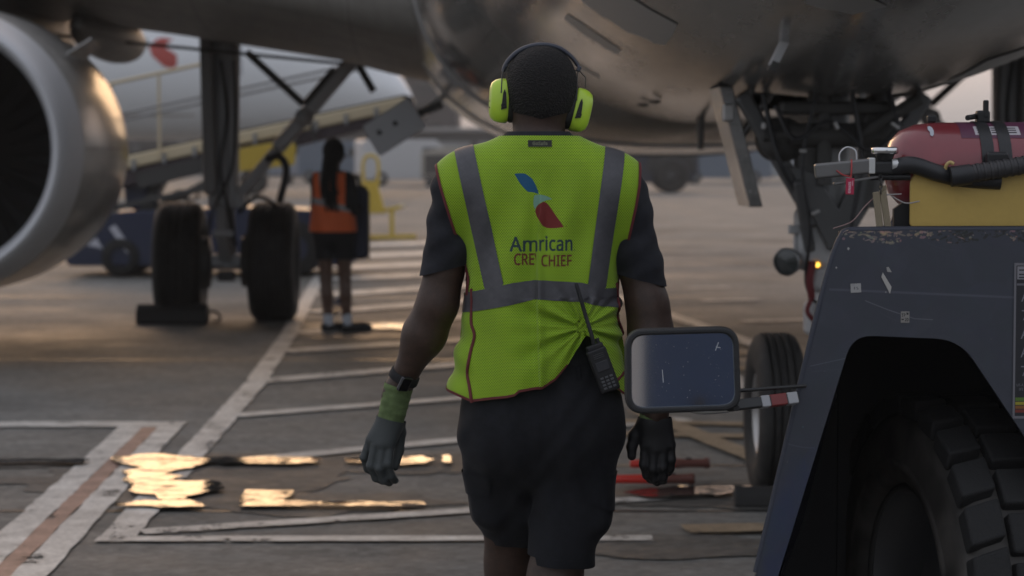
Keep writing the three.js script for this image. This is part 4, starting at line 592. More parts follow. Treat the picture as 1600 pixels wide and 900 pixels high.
{ // door mirror on its arm
  const D = 0.07, px = (x) => (x - 800) / 720 - 0.4, py = (y) => 1.53 - (y - 243) / 720, cx = px(1067.5), cy = py(577);
  const f = rounded([[-0.121, -0.091], [0.121, -0.086], [0.117, 0.087], [-0.120, 0.083]], 0.036, 8), inn = f.map(([x, y]) => [x * 0.96, y * 0.945]);
  const holder = obj('mirror', [prism(f, 0.016, 0.004, [inn]).translate(0, 0, -0.008), prism(f.map(([x, y]) => [x * 0.98, y * 0.98]), 0.014, 0.008).translate(0, 0, -0.03)], std([0.012, 0.012, 0.013], 0.45), tug);
  holder.position.set(cx, cy, 0.09); holder.rotation.set(-0.06, 0.0, 0.012);
  const speck = canvasTexture(1024, 768, (c, w, h) => { let s = 5; const r = () => { s = (s * 1664525 + 1013904223) >>> 0; return s / 4294967296; }; c.fillStyle = '#000'; c.fillRect(0, 0, w, h); for (let i = 0; i < 90; i++) { c.fillStyle = `rgba(255,255,255,${0.3 + r() * 0.7})`; c.beginPath(); c.ellipse(r() * w, r() * h, 1 + r() * 4, 1 + r() * 4, 0, 0, 7); c.fill(); } c.strokeStyle = '#fff'; c.lineWidth = 5; c.beginPath(); c.moveTo(800, 120); c.lineTo(775, 190); c.moveTo(785, 150); c.lineTo(812, 160); c.stroke(); });
  speck.colorSpace = THREE.NoColorSpace;
  const g = new THREE.ShapeGeometry(shape(inn.map(([x, y]) => [x * 1.003, y * 1.003])), 8), p = g.attributes.position, uv = new Float32Array(p.count * 2); for (let i = 0; i < p.count; i++) { uv[2 * i] = p.getX(i) / 0.24 + 0.5; uv[2 * i + 1] = p.getY(i) / 0.18 + 0.5; } g.setAttribute('uv', new THREE.BufferAttribute(uv, 2));
  obj('glass', g.translate(0, 0, -0.001), std([0.46, 0.53, 0.64], 0.04, 1), holder);
  const dirt = []; { let s = 9; const r = () => { s = (s * 1664525 + 1013904223) >>> 0; return s / 4294967296; }; for (let i = 0; i < 60; i++) { const q = new THREE.CircleGeometry(0.00025 + r() * r() * 0.0008, 6); q.scale(1, 0.6 + r() * 0.9, 1).translate((r() - 0.4) * 0.17, (r() - 0.5) * 0.14, 0.0006); dirt.push(q); } for (const [a, b] of [[[0.078, 0.058], [0.071, 0.040]], [[0.072, 0.048], [0.082, 0.046]], [[-0.045, 0.0], [-0.043, -0.028]]]) dirt.push(bar(V(a[0], a[1], 0.0008), V(b[0], b[1], 0.0008), 0.0014, 0.0004, 0.0001)); }
  obj('grime_speck', dirt, std([0.55, 0.56, 0.58], 0.9), holder);
  obj('mirror_arm', [tube([[cx + 0.01, cy - 0.085, 0.075], [cx + 0.04, cy - 0.092, 0.075], [cx + 0.10, cy - 0.088, 0.075]], 0.0085, 24, 12)], chrome, tug);
  obj('mirror_bracket', [bar(V(cx + 0.092, cy - 0.083, 0.075), V(cx + 0.26, cy - 0.070, 0.015), 0.024, 0.018, 0.004), rod(V(cx + 0.116, cy - 0.084, 0.075), V(cx + 0.116, cy - 0.084, 0.089), 0.0075), bar(V(cx + 0.09, cy - 0.052, 0.06), V(cx + 0.28, cy - 0.045, 0.0), 0.008, 0.012)], std([0.02, 0.02, 0.02], 0.4), tug);
  const seg = (t0, t1, m, n) => { const a = V(cx + 0.092, cy - 0.083, 0.075), b = V(cx + 0.26, cy - 0.070, 0.015); obj(n, bar(a.clone().lerp(b, t0), a.clone().lerp(b, t1), 0.0262, 0.0202, 0.003), m, tug); };
  seg(0.48, 0.60, std([0.34, 0.34, 0.35], 0.4), 'white_tape'); seg(0.605, 0.83, std([0.18, 0.022, 0.02], 0.4), 'red_tape'); seg(0.835, 0.98, std([0.34, 0.34, 0.35], 0.4), 'white_tape');
}
{ // fire extinguisher lying on the hood
  const q = (px, py, z = 0) => V((px - 800) / 709 - 0.55, 1.53 - (py - 243) / 709, z);
  const t = thing('fire_extinguisher', 'red wheeled-type fire extinguisher cylinder strapped flat on the tug hood', 'fire extinguisher', [0.55, 0, -5.17]);
  const red = phys([0.28, 0.03, 0.042], 0.34, 0, { clearcoat: 0.8, clearcoatRoughness: 0.08, map: texture(256, (u, v) => { const a = 0.85 + 0.3 * (fbm(u * 6, v * 6, 6, 4, 3) - 0.5); return [a, a * 0.97, a * 0.97]; }, true) });
  const c = q(1480, 262), r = 0.101;
  const cyl = obj('cylinder', lathe([[0.022, -0.118], [0.035, -0.116], [0.06, -0.108], [0.082, -0.088], [0.096, -0.055], [r, -0.01], [r, 0.62], [0.09, 0.67], [0.05, 0.70], [0.001, 0.71]], 'x', 64), red, t); cyl.position.copy(c).setX(c.x + 0.0); cyl.rotation.y = 0.05;
  const arc = (a0, a1, x0, x1, R) => { const g = new THREE.CylinderGeometry(R, R, x1 - x0, 24, 1, true, a0, a1 - a0); g.rotateZ(Math.PI / 2).translate((x0 + x1) / 2, 0, 0); return g; };
  const lab = obj('label', (() => { const p = []; const n = 20; const g = new THREE.PlaneGeometry(0.55, 0.10, 1, n), a = g.attributes.position; for (let i = 0; i < a.count; i++) { const th = Math.PI / 2 - 0.62 + (a.getY(i) / 0.1 + 0.5) * -0.0 - (a.getY(i) / 0.10) * 0.8 + 0.35; const s = 1.35 - (a.getY(i) / 0.1 + 0.5) * 0.9 + 0.25; a.setXYZ(i, a.getX(i) + 0.275 + 0.035, Math.sin(s) * (r + 0.0008), Math.cos(s) * (r + 0.0008)); } g.computeVertexNormals(); return g; })(), std([0.9, 0.9, 0.9], 0.4, 0, { map: canvasTexture(1024, 192, (x, w, h) => { x.fillStyle = '#5c2f47'; x.fillRect(0, 0, w, h); x.fillStyle = '#b9b4b6'; x.fillRect(60, 20, 190, 70); x.fillRect(300, 30, 90, 60); x.fillRect(420, 40, 70, 50); x.beginPath(); x.ellipse(620, 70, 80, 36, 0, 0, 7); x.fill(); x.fillStyle = '#3a3338'; for (let i = 0; i < 9; i++) x.fillRect(72 + (i % 3) * 60, 32 + Math.floor(i / 3) * 18, 44, 9); }) }), t); lab.position.copy(cyl.position); lab.rotation.y = 0.05;
  const chip = obj('paint_chip', (() => { const g = new THREE.ShapeGeometry(shape([[-0.004, 0.019], [0.001, 0.021], [0.005, 0.013], [0.006, 0], [0.004, -0.014], [0, -0.02], [-0.004, -0.015], [-0.003, -0.004], [-0.006, 0.004], [-0.005, 0.012]])), a = g.attributes.position; for (let i = 0; i < a.count; i++) { const s = 0.95 + a.getY(i) / r, X = a.getX(i) - 0.030, R = X < -0.01 ? lerp(0.101, 0.096, (-0.01 - X) / 0.045) + 0.0022 : 0.1025; a.setXYZ(i, X, Math.sin(s) * R, Math.cos(s) * R); } g.computeVertexNormals(); return g; })(), std([0.42, 0.44, 0.48], 0.5), t); chip.position.copy(cyl.position); chip.rotation.y = 0.05;
  for (const x of [0.075, 0.115]) { const b = obj('strap_band', arc(0, Math.PI * 2, x, x + 0.028, r + 0.003), std([0.018, 0.018, 0.019], 0.4), t); b.position.copy(cyl.position); b.rotation.set(0, 0.05, 0); }
  obj('strap_buckle', [bx(0.03, 0.03, 0.03, c.x + 0.10, c.y + r + 0.012, 0.0, 0.006), bx(0.012, 0.04, 0.012, c.x + 0.105, c.y + r + 0.03, 0.01, 0.003), bx(0.05, 0.05, 0.02, c.x + 0.11, c.y + 0.01, r + 0.01, 0.008), rod(V(c.x + 0.06, c.y + r + 0.01, 0.03), V(c.x + 0.1, c.y + r + 0.016, -0.02), 0.006), bx(0.02, 0.016, 0.02, c.x - 0.015, c.y + r + 0.008, 0, 0.004)], std([0.02, 0.02, 0.021], 0.4, 0.3), t);
  obj('saddle', [bx(0.056, 0.05, 0.19, c.x - 0.045, 1.39, 0, 0.004), bx(0.06, 0.06, 0.19, c.x + 0.4, 1.40, 0, 0.004), bx(0.6, 0.012, 0.17, c.x + 0.25, 1.373, 0, 0.004), prism([[-0.07, 0], [0.03, 0], [0.02, 0.055], [-0.05, 0.06], [-0.07, 0.045]], 0.02).translate(c.x - 0.04, 1.366, 0.055)], tugBlack, t);
  const v = q(1381, 262, 0.10);
  obj('neck_tube', [rod(V(c.x - 0.11, c.y, 0.0), V(v.x + 0.01, v.y + 0.002, 0.06), 0.018)], std([0.1, 0.1, 0.1], 0.4, 0.5), t);
  obj('valve', [bx(0.05, 0.032, 0.034, v.x, v.y, v.z, 0.008), rod(V(v.x + 0.004, v.y + 0.012, v.z), V(v.x + 0.004, v.y + 0.03, v.z), 0.014, 0.022, 20), rod(V(v.x - 0.03, v.y - 0.02, v.z), V(v.x + 0.06, v.y - 0.02, v.z), 0.008)], std([0.03, 0.03, 0.03], 0.4, 0.4), t);
  obj('pressure_gauge', [lathe([[0.001, 0.0], [0.027, 0.0], [0.03, 0.004], [0.03, 0.012], [0.026, 0.016], [0.001, 0.014]], 'y', 28).translate(v.x + 0.004, v.y + 0.03, v.z)], chrome, t);
  for (const l of [bx(0.014, 0.036, 0.036, v.x - 0.026, v.y + 0.004, v.z, 0.003), rod(V(v.x + 0.018, v.y + 0.006, v.z + 0.01), V(v.x + 0.032, v.y + 0.006, v.z + 0.01), 0.013)]) obj('collar', l, std([0.6, 0.6, 0.58], 0.35, 0.5), t);
  obj('lever', [bx(0.132, 0.034, 0.028, v.x - 0.085, v.y - 0.002, v.z, 0.006, [0, 0, 0.10]), bx(0.10, 0.006, 0.022, v.x - 0.06, v.y - 0.028, v.z, 0.002, [0, 0, 0.16])], std([0.17, 0.165, 0.16], 0.42, 0.55), t);
  obj('safety_ring', tube([[v.x - 0.096, v.y + 0.01, v.z], [v.x - 0.095, v.y + 0.032, v.z], [v.x - 0.08, v.y + 0.045, v.z + 0.002], [v.x - 0.062, v.y + 0.038, v.z + 0.004], [v.x - 0.058, v.y + 0.014, v.z + 0.004]], 0.0018, 40), lipMetal, t);
  obj('seal_cord', [tube([[v.x - 0.071, v.y + 0.018, v.z + 0.012], [v.x - 0.072, v.y - 0.005, v.z + 0.019], [v.x - 0.073, v.y - 0.022, v.z + 0.018]], 0.0017, 30), tube([[v.x - 0.073, v.y - 0.02, v.z + 0.018], [v.x - 0.09, v.y - 0.016, v.z + 0.019], [v.x - 0.105, v.y - 0.006, v.z + 0.018]], 0.0015, 20)], wireRed, t);
  const tg = obj('seal_tag', new RoundedBoxGeometry(0.0185, 0.036, 0.002, 2, 0.0009), std([0.50, 0.04, 0.07], 0.45), t); tg.position.set(v.x - 0.075, v.y - 0.041, v.z + 0.018); tg.rotation.z = -0.03;
  const pr = obj('tag_print', new THREE.PlaneGeometry(0.0165, 0.034), std([0.9, 0.9, 0.9], 0.5, 0, { map: canvasTexture(128, 256, (x, w, h) => { x.fillStyle = '#b4234a'; x.fillRect(0, 0, w, h); x.translate(66, 246); x.rotate(-Math.PI / 2); x.fillStyle = '#e2cdd2'; x.font = 'bold 62px sans-serif'; x.fillText('ONAIS', 4, 14); for (let i = 0; i < 5; i++) x.fillRect(130 + i * 18, 34, 12, 14); }) }), t); pr.position.copy(tg.position).setZ(tg.position.z + 0.0014); pr.rotation.copy(tg.rotation);
  obj('hose', [tube([[v.x + 0.02, v.y, v.z], [v.x + 0.06, v.y + 0.006, v.z + 0.012], [v.x + 0.12, v.y - 0.012, v.z + 0.01], [v.x + 0.175, v.y - 0.024, v.z - 0.002], [v.x + 0.26, v.y - 0.03, v.z]], 0.019, 60, 14)], hoseBlack, t);
  const hp = []; for (let i = 0; i <= 34; i++) { const s = i / 34; hp.push(rod(V(0, 0, 0), V(0.006, 0, 0), 0.0195 + 0.0015 * (i % 2), undefined, 18).rotateZ(0.16).translate(c.x + 0.055 + s * 0.25, c.y - 0.012 + s * 0.035 + 0.012 * s * s, 0.125)); }
  obj('hose', [tube([[c.x + 0.01, c.y - 0.02, 0.125], [c.x + 0.06, c.y - 0.012, 0.125], [c.x + 0.2, c.y + 0.012, 0.125], [c.x + 0.32, c.y + 0.045, 0.12], [c.x + 0.6, c.y + 0.02, 0.1]], 0.019, 60, 14), ...hp], std([0.035, 0.033, 0.034], 0.5), t).userData.label = 'ribbed black discharge hose';
  obj('hose_end', [rod(V(c.x + 0.005, c.y - 0.02, 0.125), V(c.x + 0.05, c.y - 0.014, 0.125), 0.0225)], hoseBlack, t);
  obj('hook', tube([[c.x - 0.003, c.y - 0.02, 0.115], [c.x - 0.004, c.y + 0.004, 0.122], [c.x + 0.004, c.y + 0.012, 0.125], [c.x + 0.012, c.y + 0.008, 0.128]], 0.004, 24), std([0.5, 0.36, 0.14], 0.4), t);
  obj('wire', [tube([[v.x - 0.01, v.y - 0.058, 0.10], [v.x - 0.04, v.y - 0.085, 0.11], [v.x - 0.07, v.y - 0.118, 0.12], [v.x - 0.112, v.y - 0.134, 0.122]], 0.0013, 40)], std([0.25, 0.16, 0.15], 0.6), t);
  obj('thin_cable', [tube([[v.x + 0.02, v.y - 0.063, 0.10], [v.x + 0.05, v.y - 0.078, 0.11], [v.x + 0.08, v.y - 0.074, 0.11]], 0.0015, 30), tube([[v.x + 0.0, v.y - 0.06, 0.11], [v.x + 0.04, v.y - 0.058, 0.11]], 0.0014, 10)], std([0.35, 0.32, 0.31], 0.6), t);
  const s = thing('webbing_strap', 'beige webbing strap hanging by a chain from the extinguisher valve', 'strap', [0.55, 0, -5.17]);
  const w0 = V(v.x - 0.006, v.y - 0.05, v.z + 0.012);
  for (let i = 0; i < 4; i++) { const l = obj('chain_link', new THREE.TorusGeometry(0.0055, 0.0016, 6, 16).scale(0.75, 1.25, 1), darkSteel, s); l.position.set(v.x - 0.007 + (i % 2) * 0.001, v.y - 0.022 - i * 0.0095, v.z + 0.012); l.rotation.y = i % 2 ? 1.5 : 0.2; }
  const webTex = texture(128, (a, b) => { const k = 0.72 + 0.28 * Math.sin(a * 2 * Math.PI * 4) * Math.sin(b * 2 * Math.PI * 16); return [k, k * 0.97, k * 0.9]; }, true);
  const web = std([0.62, 0.55, 0.44], 0.9, 0, { map: webTex, bumpMap: webTex, bumpScale: 0.0012 });
  obj('loop', [bx(0.0155, 0.078, 0.005, w0.x - 0.006, w0.y - 0.042, w0.z, 0.002, [0, 0, 0.12]), bx(0.0155, 0.08, 0.005, w0.x + 0.011, w0.y - 0.042, w0.z - 0.003, 0.002, [0, 0, 0.15]), bx(0.016, 0.03, 0.004, w0.x + 0.006, w0.y - 0.004, w0.z - 0.006, 0.002, [0, 0, 0.05])].map((g) => planar(g, 'x', 'y', 40)), web, s);
}
{ // what the mirror shows: the flank of a blue truck parked behind the camera, pale corner post
  const t = thing('service_truck', 'blue box truck with a pale corner post standing behind the camera', 'truck', [1.965, 0, 3.6]);
  obj('box', bx(2.4, 2.1, 4.2, 0, 1.6, 2.1, 0.05), std([0.045, 0.08, 0.155], 0.6, 0, { map: hoodYellowTex }), t);
  obj('corner_post', bx(0.16, 2.2, 0.16, -1.26, 1.6, 0.02, 0.05), std([0.5, 0.48, 0.44], 0.6), t);
  obj('latch', [bx(0.05, 0.16, 0.05, -0.86, 1.05, -0.03, 0.01), rod(V(-0.86, 0.7, -0.03), V(-0.86, 1.0, -0.03), 0.012)], darkSteel, t);
  obj('chassis', [bx(1.0, 0.3, 4.6, 0, 0.42, 2.1, 0.04)], darkSteel, t);
  for (const [x, z] of [[-0.95, 0.8], [0.95, 0.8], [-0.95, 3.6], [0.95, 3.6]]) obj('tyre', lathe([[0.18, -0.12], [0.36, -0.12], [0.4, -0.06], [0.4, 0.06], [0.36, 0.12], [0.18, 0.12]], 'x', 32).translate(x, 0.4, z), rubber, t);
  obj('tail_light', [bx(0.14, 0.1, 0.04, -0.95, 0.5, -0.02, 0.01), bx(0.14, 0.1, 0.04, 0.95, 0.5, -0.02, 0.01)], redCloth, t);
}
// ---------------------------------------------------------------- people
const skinTex = texture(256, (u, v) => { const t = 0.86 + 0.25 * (fbm(u * 14, v * 14, 14, 4, 8) - 0.5) + 0.1 * (vnoise(u * 90, v * 90, 90, 2) - 0.5); return [t, t * 0.98, t * 0.96]; }, true);
skinTex.repeat.set(5, 5);
const skin = phys([0.072, 0.041, 0.029], 0.52, 0, { map: skinTex, bumpMap: skinTex, bumpScale: 0.0006 });
const weave = texture(256, (u, v) => { const t = 0.72 + 0.28 * Math.sin(u * 2 * Math.PI * 40) * Math.sin(v * 2 * Math.PI * 40) + 0.3 * (fbm(u * 8, v * 8, 8, 4, 4) - 0.5); return [t, t, t]; }, true);
weave.repeat.set(9, 9);
const cloth = (c, r = 0.88) => phys(c, r, 0, { map: weave, bumpMap: weave, bumpScale: 0.0005, sheen: 0.25, sheenRoughness: 0.6, sheenColor: C(0.3, 0.3, 0.32) });
const hairTex = texture(256, (u, v) => { const t = 0.5 + 0.6 * (vnoise(u * 110, v * 110, 110, 5) - 0.3); return [t, t, t]; }, true); hairTex.repeat.set(4, 4);
const hairMat = std([0.016, 0.012, 0.010], 0.85, 0, { map: hairTex, bumpMap: hairTex, bumpScale: 0.004 });

{
  const P = thing('person', 'person walking away in a lime safety vest, ear defenders and dark shorts', 'person', [0.06, 0, -5.62]);
  // --- the body
  const neck = U(0.03, cap([0.004, 1.50, 0.01], [0.006, 1.64, -0.012], 0.067, 0.062));
  const cranium = U(0.03, ell([0.012, 1.712, -0.020], [0.083, 0.084, 0.098]), ell([0.012, 1.665, -0.012], [0.077, 0.085, 0.086]));
  const face = U(0.02, ell([0.012, 1.628, -0.062], [0.060, 0.062, 0.062]), cap([0.012, 1.69, -0.112], [0.012, 1.655, -0.128], 0.010, 0.015), cap([-0.02, 1.70, -0.105], [0.044, 1.70, -0.105], 0.012), cap([-0.01, 1.626, -0.118], [0.034, 1.626, -0.118], 0.009), ell([-0.034, 1.66, -0.085], [0.028, 0.022, 0.024]), ell([0.058, 1.66, -0.085], [0.028, 0.022, 0.024]), ell([0.012, 1.592, -0.105], [0.024, 0.018, 0.02]));
  const ears = U(0.01, ell([-0.074, 1.668, -0.015], [0.010, 0.032, 0.02]), ell([0.098, 1.668, -0.015], [0.010, 0.032, 0.02]));
  const sock = [ell([-0.018, 1.68, -0.115], [0.016, 0.010, 0.012]), ell([0.042, 1.68, -0.115], [0.016, 0.010, 0.012])];
  const headRaw = U(0.02, cranium, face, ears, neck);
  const head = (x, y, z) => Math.max(headRaw(x, y, z), -sock[0](x, y, z), -sock[1](x, y, z));
  const shL = [-0.188, 1.438, 0.005], shR = [0.205, 1.432, 0.01], elL = [-0.243, 1.165, -0.005], elR = [0.272, 1.165, 0.015], wrL = [-0.348, 0.940, -0.075], wrR = [0.292, 0.905, 0.005];
  const torso = U(0.07, cap([-0.13, 1.44, 0.01], [0.145, 1.435, 0.012], 0.075), cap([0.004, 1.52, 0.022], [-0.15, 1.465, 0.018], 0.05, 0.045), cap([0.004, 1.52, 0.022], [0.165, 1.46, 0.018], 0.05, 0.045), ell([0.014, 1.30, -0.005], [0.156, 0.24, 0.118]), ell([0.012, 1.08, -0.012], [0.147, 0.22, 0.120]), ell([0.012, 0.93, 0.0], [0.178, 0.14, 0.128]));
  const upperArms = U(0.03, cap(shL, elL, 0.062, 0.047), cap(shR, elR, 0.062, 0.047));
  const foreArms = U(0.02, U(0.05, cap(elL, [-0.276, 1.09, -0.03], 0.044, 0.046), cap([-0.276, 1.09, -0.03], wrL, 0.045, 0.028)), U(0.05, cap(elR, [0.281, 1.09, 0.015], 0.046, 0.048), cap([0.281, 1.09, 0.015], wrR, 0.046, 0.029)));
  const hipL = [-0.085, 0.90, 0], hipR = [0.105, 0.90, 0.01], knL = [-0.062, 0.49, -0.15], knR = [0.045, 0.485, 0.015], anL = [-0.062, 0.10, -0.24], anR = [0.05, 0.12, 0.20];
  const legs = U(0.02, U(0.05, cap(hipL, knL, 0.088, 0.060), cap(knL, [-0.064, 0.35, -0.175], 0.056, 0.060), cap([-0.064, 0.35, -0.165], anL, 0.059, 0.036)), U(0.05, cap(hipR, knR, 0.088, 0.062), cap(knR, [0.047, 0.34, 0.085], 0.056, 0.061), cap([0.047, 0.34, 0.09], anR, 0.059, 0.036)));
  const hands = U(0.03, cap(wrL, [-0.385, 0.85, -0.095], 0.028, 0.024), cap(wrR, [0.292, 0.83, 0.0], 0.028, 0.022));
  const feet = U(0.03, cap([anL[0], 0.06, anL[2] + 0.02], [anL[0] - 0.01, 0.045, anL[2] - 0.14], 0.034, 0.03), cap([anR[0], 0.075, anR[2] - 0.01], [anR[0] + 0.01, 0.045, anR[2] - 0.16], 0.034, 0.03));
  const body = U(0.035, torso, upperArms, foreArms, legs, U(0.02, hands, feet), neck);
  const bodyG = nets(body, [-0.46, -0.02, -0.48], [0.42, 1.60, 0.36], 0.012), headG = nets(head, [-0.10, 1.53, -0.17], [0.13, 1.83, 0.11], 0.0045);
  const trunk = cut(bodyG, (x, y, z) => (y > 1.545 && Math.abs(x) < 0.1 ? 1.545 - y : 1)), top = cut(headG, (x, y) => y - 1.535);
  obj('body', [trunk, top], skin, P);
  obj('hair', cut(nets(U(0.02, off(cranium, 0.004), off(neck, -0.002)), [-0.10, 1.56, -0.15], [0.13, 1.83, 0.11], 0.0045), (x, y, z) => y - (1.618 + 0.9 * Math.max(0, -z - 0.03) + 0.02 * (Math.abs(x - 0.012) / 0.08))), hairMat, P);
  // --- shirt
  const sleeve = U(0.04, cap(shL, [-0.234, 1.20, 0.0], 0.068, 0.056), cap(shR, [0.268, 1.19, 0.012], 0.068, 0.056));
  const wr = (x, y, z) => 0.003 * Math.sin(y * 55 + x * 30 + 2 * Math.sin(z * 30)) + 0.002 * Math.sin(y * 92 - x * 60);
  const shirtF = (x, y, z) => smin(torso(x, y, z) - 0.012, sleeve(x, y, z), 0.05) + wr(x, y, z);
  const shirtNeck = U(0.02, off(torso, 0.012), cap([0.004, 1.50, 0.012], [0.005, 1.59, 0.0], 0.074, 0.071));
  const shirtG = nets((x, y, z) => smin(shirtF(x, y, z), shirtNeck(x, y, z), 0.02), [-0.36, 0.93, -0.2], [0.38, 1.61, 0.2], 0.009);
  const shirtCut = cut(shirtG, (x, y, z) => Math.min(y - 0.96, x < -0.17 ? y - (1.247 + 0.25 * (x + 0.24)) : x > 0.19 ? y - (1.222 - 0.25 * (x - 0.27)) : 1, 1.583 + 0.3 * Math.min(0, z) - y));
  const tee = cloth([0.022, 0.024, 0.034]);
  obj('shirt', shirtCut, tee, P);
  obj('collar', cut(shirtG, (x, y, z) => Math.min(1.587 + 0.3 * Math.min(0, z) - y, y - 1.570 - 0.3 * Math.min(0, z)), 0.002), tee, P);
  const neckTag = obj('neck_label', bx(0.036, 0.006, 0.002, 0.012, 1.584, 0.0745, 0.001), std([0.35, 0.33, 0.31], 0.8), P);
  // --- vest
  const PX = (x) => (x - 838) / 637, PY = (y) => 1.53 - (y - 243) / 637;
  const gather = [PX(908), PY(505)];
  const fold = (x, y, z) => {
    if (z < -0.02) return 0.002 * Math.sin(y * 30 + x * 20);
    const low = sstep(1.27, 1.0, y), mid = sstep(1.55, 1.35, y), s = x - 0.004 - 0.004 * Math.sin(y * 9);
    let d = -0.009 * (s > 0 ? Math.exp(-s / 0.030) : -0.35 * Math.exp(s / 0.02)) * sstep(1.52, 1.34, y) * sstep(0.93, 1.0, y);     // the long pleat down the middle of the back
    d -= 0.014 * Math.exp(-Math.pow((s - 0.004) / 0.0115, 2)) * sstep(1.46, 1.36, y) * sstep(0.94, 1.0, y);
    d += 0.004 * mid * Math.sin(x * 31 + 1.6) * sstep(0.24, 0.12, Math.abs(x));
    d += 0.009 * mid * Math.sin(x * 62 + 2.0 * Math.sin(y * 7) + 1) * sstep(0.22, 0.1, Math.abs(x)) * (0.4 + 0.6 * sstep(1.2, 1.35, y));
    d += 0.006 * low * Math.sin(x * 38 + 1.2 * Math.sin(y * 11) + 0.8);
    const gx = x - gather[0], gy = y - gather[1], gr = Math.hypot(gx, gy), ga = Math.atan2(gy, gx), near = sstep(0.24, 0.03, gr) * (gy < 0.07 ? 1 : 0.3);
    d += 0.0055 * near * Math.sin(ga * 9 + 5 * gr) * sstep(0.0, 0.04, gr) + 0.004 * near * Math.sin(ga * 17 + 3);
    const el2 = sstep(-0.13, -0.18, x) * low; d += 0.005 * el2 * Math.sin(y * 70 + x * 30);
    return d;
  };
  const drape = (x, y, z) => { const hw = poly([[0.86, 0.232], [0.95, 0.216], [1.0, 0.203], [1.1, 0.186], [1.2, 0.171], [1.3, 0.163], [1.4, 0.145], [1.48, 0.10]])(y), hd = poly([[0.86, 0.176], [1.0, 0.165], [1.2, 0.148], [1.3, 0.138], [1.4, 0.118], [1.5, 0.09]])(y), cx = 0.012, k = Math.hypot((x - cx) / hw, (z + 0.004) / hd), r = Math.pow(Math.pow(Math.abs((x - cx) / hw), 2.5) + Math.pow(Math.abs((z + 0.004) / hd), 2.5), 1 / 2.5); return Math.max((r - 1) * Math.min(hw, hd), y - 1.47); };
  const yoke = U(0.06, off(torso, 0.024), cap(shL, [-0.215, 1.38, 0.0], 0.078, 0.07), cap(shR, [0.235, 1.37, 0.01], 0.078, 0.07));
  const vestF = (x, y, z) => smin(yoke(x, y, z), drape(x, y, z), 0.06) + fold(x, y, z);
  const armL = poly([[PY(460), PX(728)], [PY(432), PX(731)], [PY(400), PX(722)], [PY(360), PX(709)], [PY(320), PX(697)], [PY(290), PX(688)], [PY(262), PX(681)], [PY(240), PX(676)]]);
  const armR = poly([[PY(460), PX(966)], [PY(432), PX(969)], [PY(400), PX(976)], [PY(360), PX(984)], [PY(320), PX(992)], [PY(290), PX(997)], [PY(265), PX(999)], [PY(240), PX(1000)]]);
  const hem = poly([[PX(690), PY(606)], [PX(712), PY(611)], [PX(738), PY(620)], [PX(790), PY(612)], [PX(806), PY(608)], [PX(808), PY(603)], [PX(845), PY(597)], [PX(865), PY(585)], [PX(885), PY(562)], [PX(900), PY(536)], [PX(912), PY(517)], [PX(924), PY(520)], [PX(936), PY(556)], [PX(950), PY(592)], [PX(972), PY(612)], [PX(1000), PY(606)]]);
  const neckline = (x, y, z) => Math.hypot((x - 0.006) / 0.088, (z + 0.012) / 0.098) - 1;
  const vestG = nets(vestF, [-0.30, 0.80, -0.26], [0.32, 1.66, 0.26], 0.0054);
  const edge = (x, y, z) => Math.min(z > -0.02 ? y - hem(x) : y - 0.968, y > 1.19 ? (x - armL(y)) : 1, y > 1.19 ? (armR(y) - x) : 1, y > 1.45 ? 0.06 * neckline(x, y, z) : 1, 1.578 - y + (z < 0 ? 0.4 * z : 0));
  const vestCut = cut(vestG, edge);
  const W = 1584, H = 1728, TX = (px) => (PX(px) + 0.33) * 2400, TY = (py) => (1.60 - PY(py)) * 2400;
  const meshDots = (c, w, h) => {
    c.fillStyle = '#b8e430'; c.fillRect(0, 0, w, h);
    let s = 3; const r = () => { s = (s * 1664525 + 1013904223) >>> 0; return s / 4294967296; };
    for (let i = 0; i < 500; i++) { c.fillStyle = r() < 0.5 ? 'rgba(120,170,10,0.05)' : 'rgba(205,250,70,0.06)'; c.beginPath(); c.ellipse(r() * w, r() * h, 20 + r() * 120, 20 + r() * 90, r() * 3, 0, 7); c.fill(); }
    c.fillStyle = 'rgba(38,66,0,0.85)'; for (let j = 0; j * 8 < h; j++) for (let i = 0; i * 14 < w; i++) { c.beginPath(); c.ellipse(i * 14 + (j % 2) * 7, j * 8, 3.2, 2.5, 0, 0, 7); c.fill(); }
  };
  const printTex = canvasTexture(W, H, (c, w, h) => {
    meshDots(c, w, h);
    const path = (pts, col) => { c.fillStyle = col; c.beginPath(); const n = pts.length; for (let i = 0; i < n; i++) { const [x, y, k] = pts[i]; if (!i) c.moveTo(TX(x), TY(y)); else if (k) { const [x2, y2] = pts[++i]; c.quadraticCurveTo(TX(x), TY(y), TX(x2), TY(y2)); } else c.lineTo(TX(x), TY(y)); } c.fill(); };
    path([[803.5, 271], [811, 269.4, 1], [819, 270.5], [828, 275, 1], [831.5, 280], [838, 291, 1], [841, 302.5], [834, 298, 1], [825, 298.5], [814, 291, 1], [803.5, 271]], '#1763b4');
    path([[834, 303.5], [845, 301, 1], [854, 305.5], [858, 307, 1], [861, 309.5], [852, 311, 1], [847, 313], [838, 317, 1], [835, 325], [832, 320, 1], [832.4, 314], [832.5, 307, 1], [834, 303.5]], '#8fc0d0');
    path([[848.5, 313.2], [853, 315, 1], [857, 320.5], [879, 351.8], [862, 353.5], [851, 354.5, 1], [846, 349], [837, 337, 1], [835.2, 328], [836, 317, 1], [848.5, 313.2]], '#8c2a30');
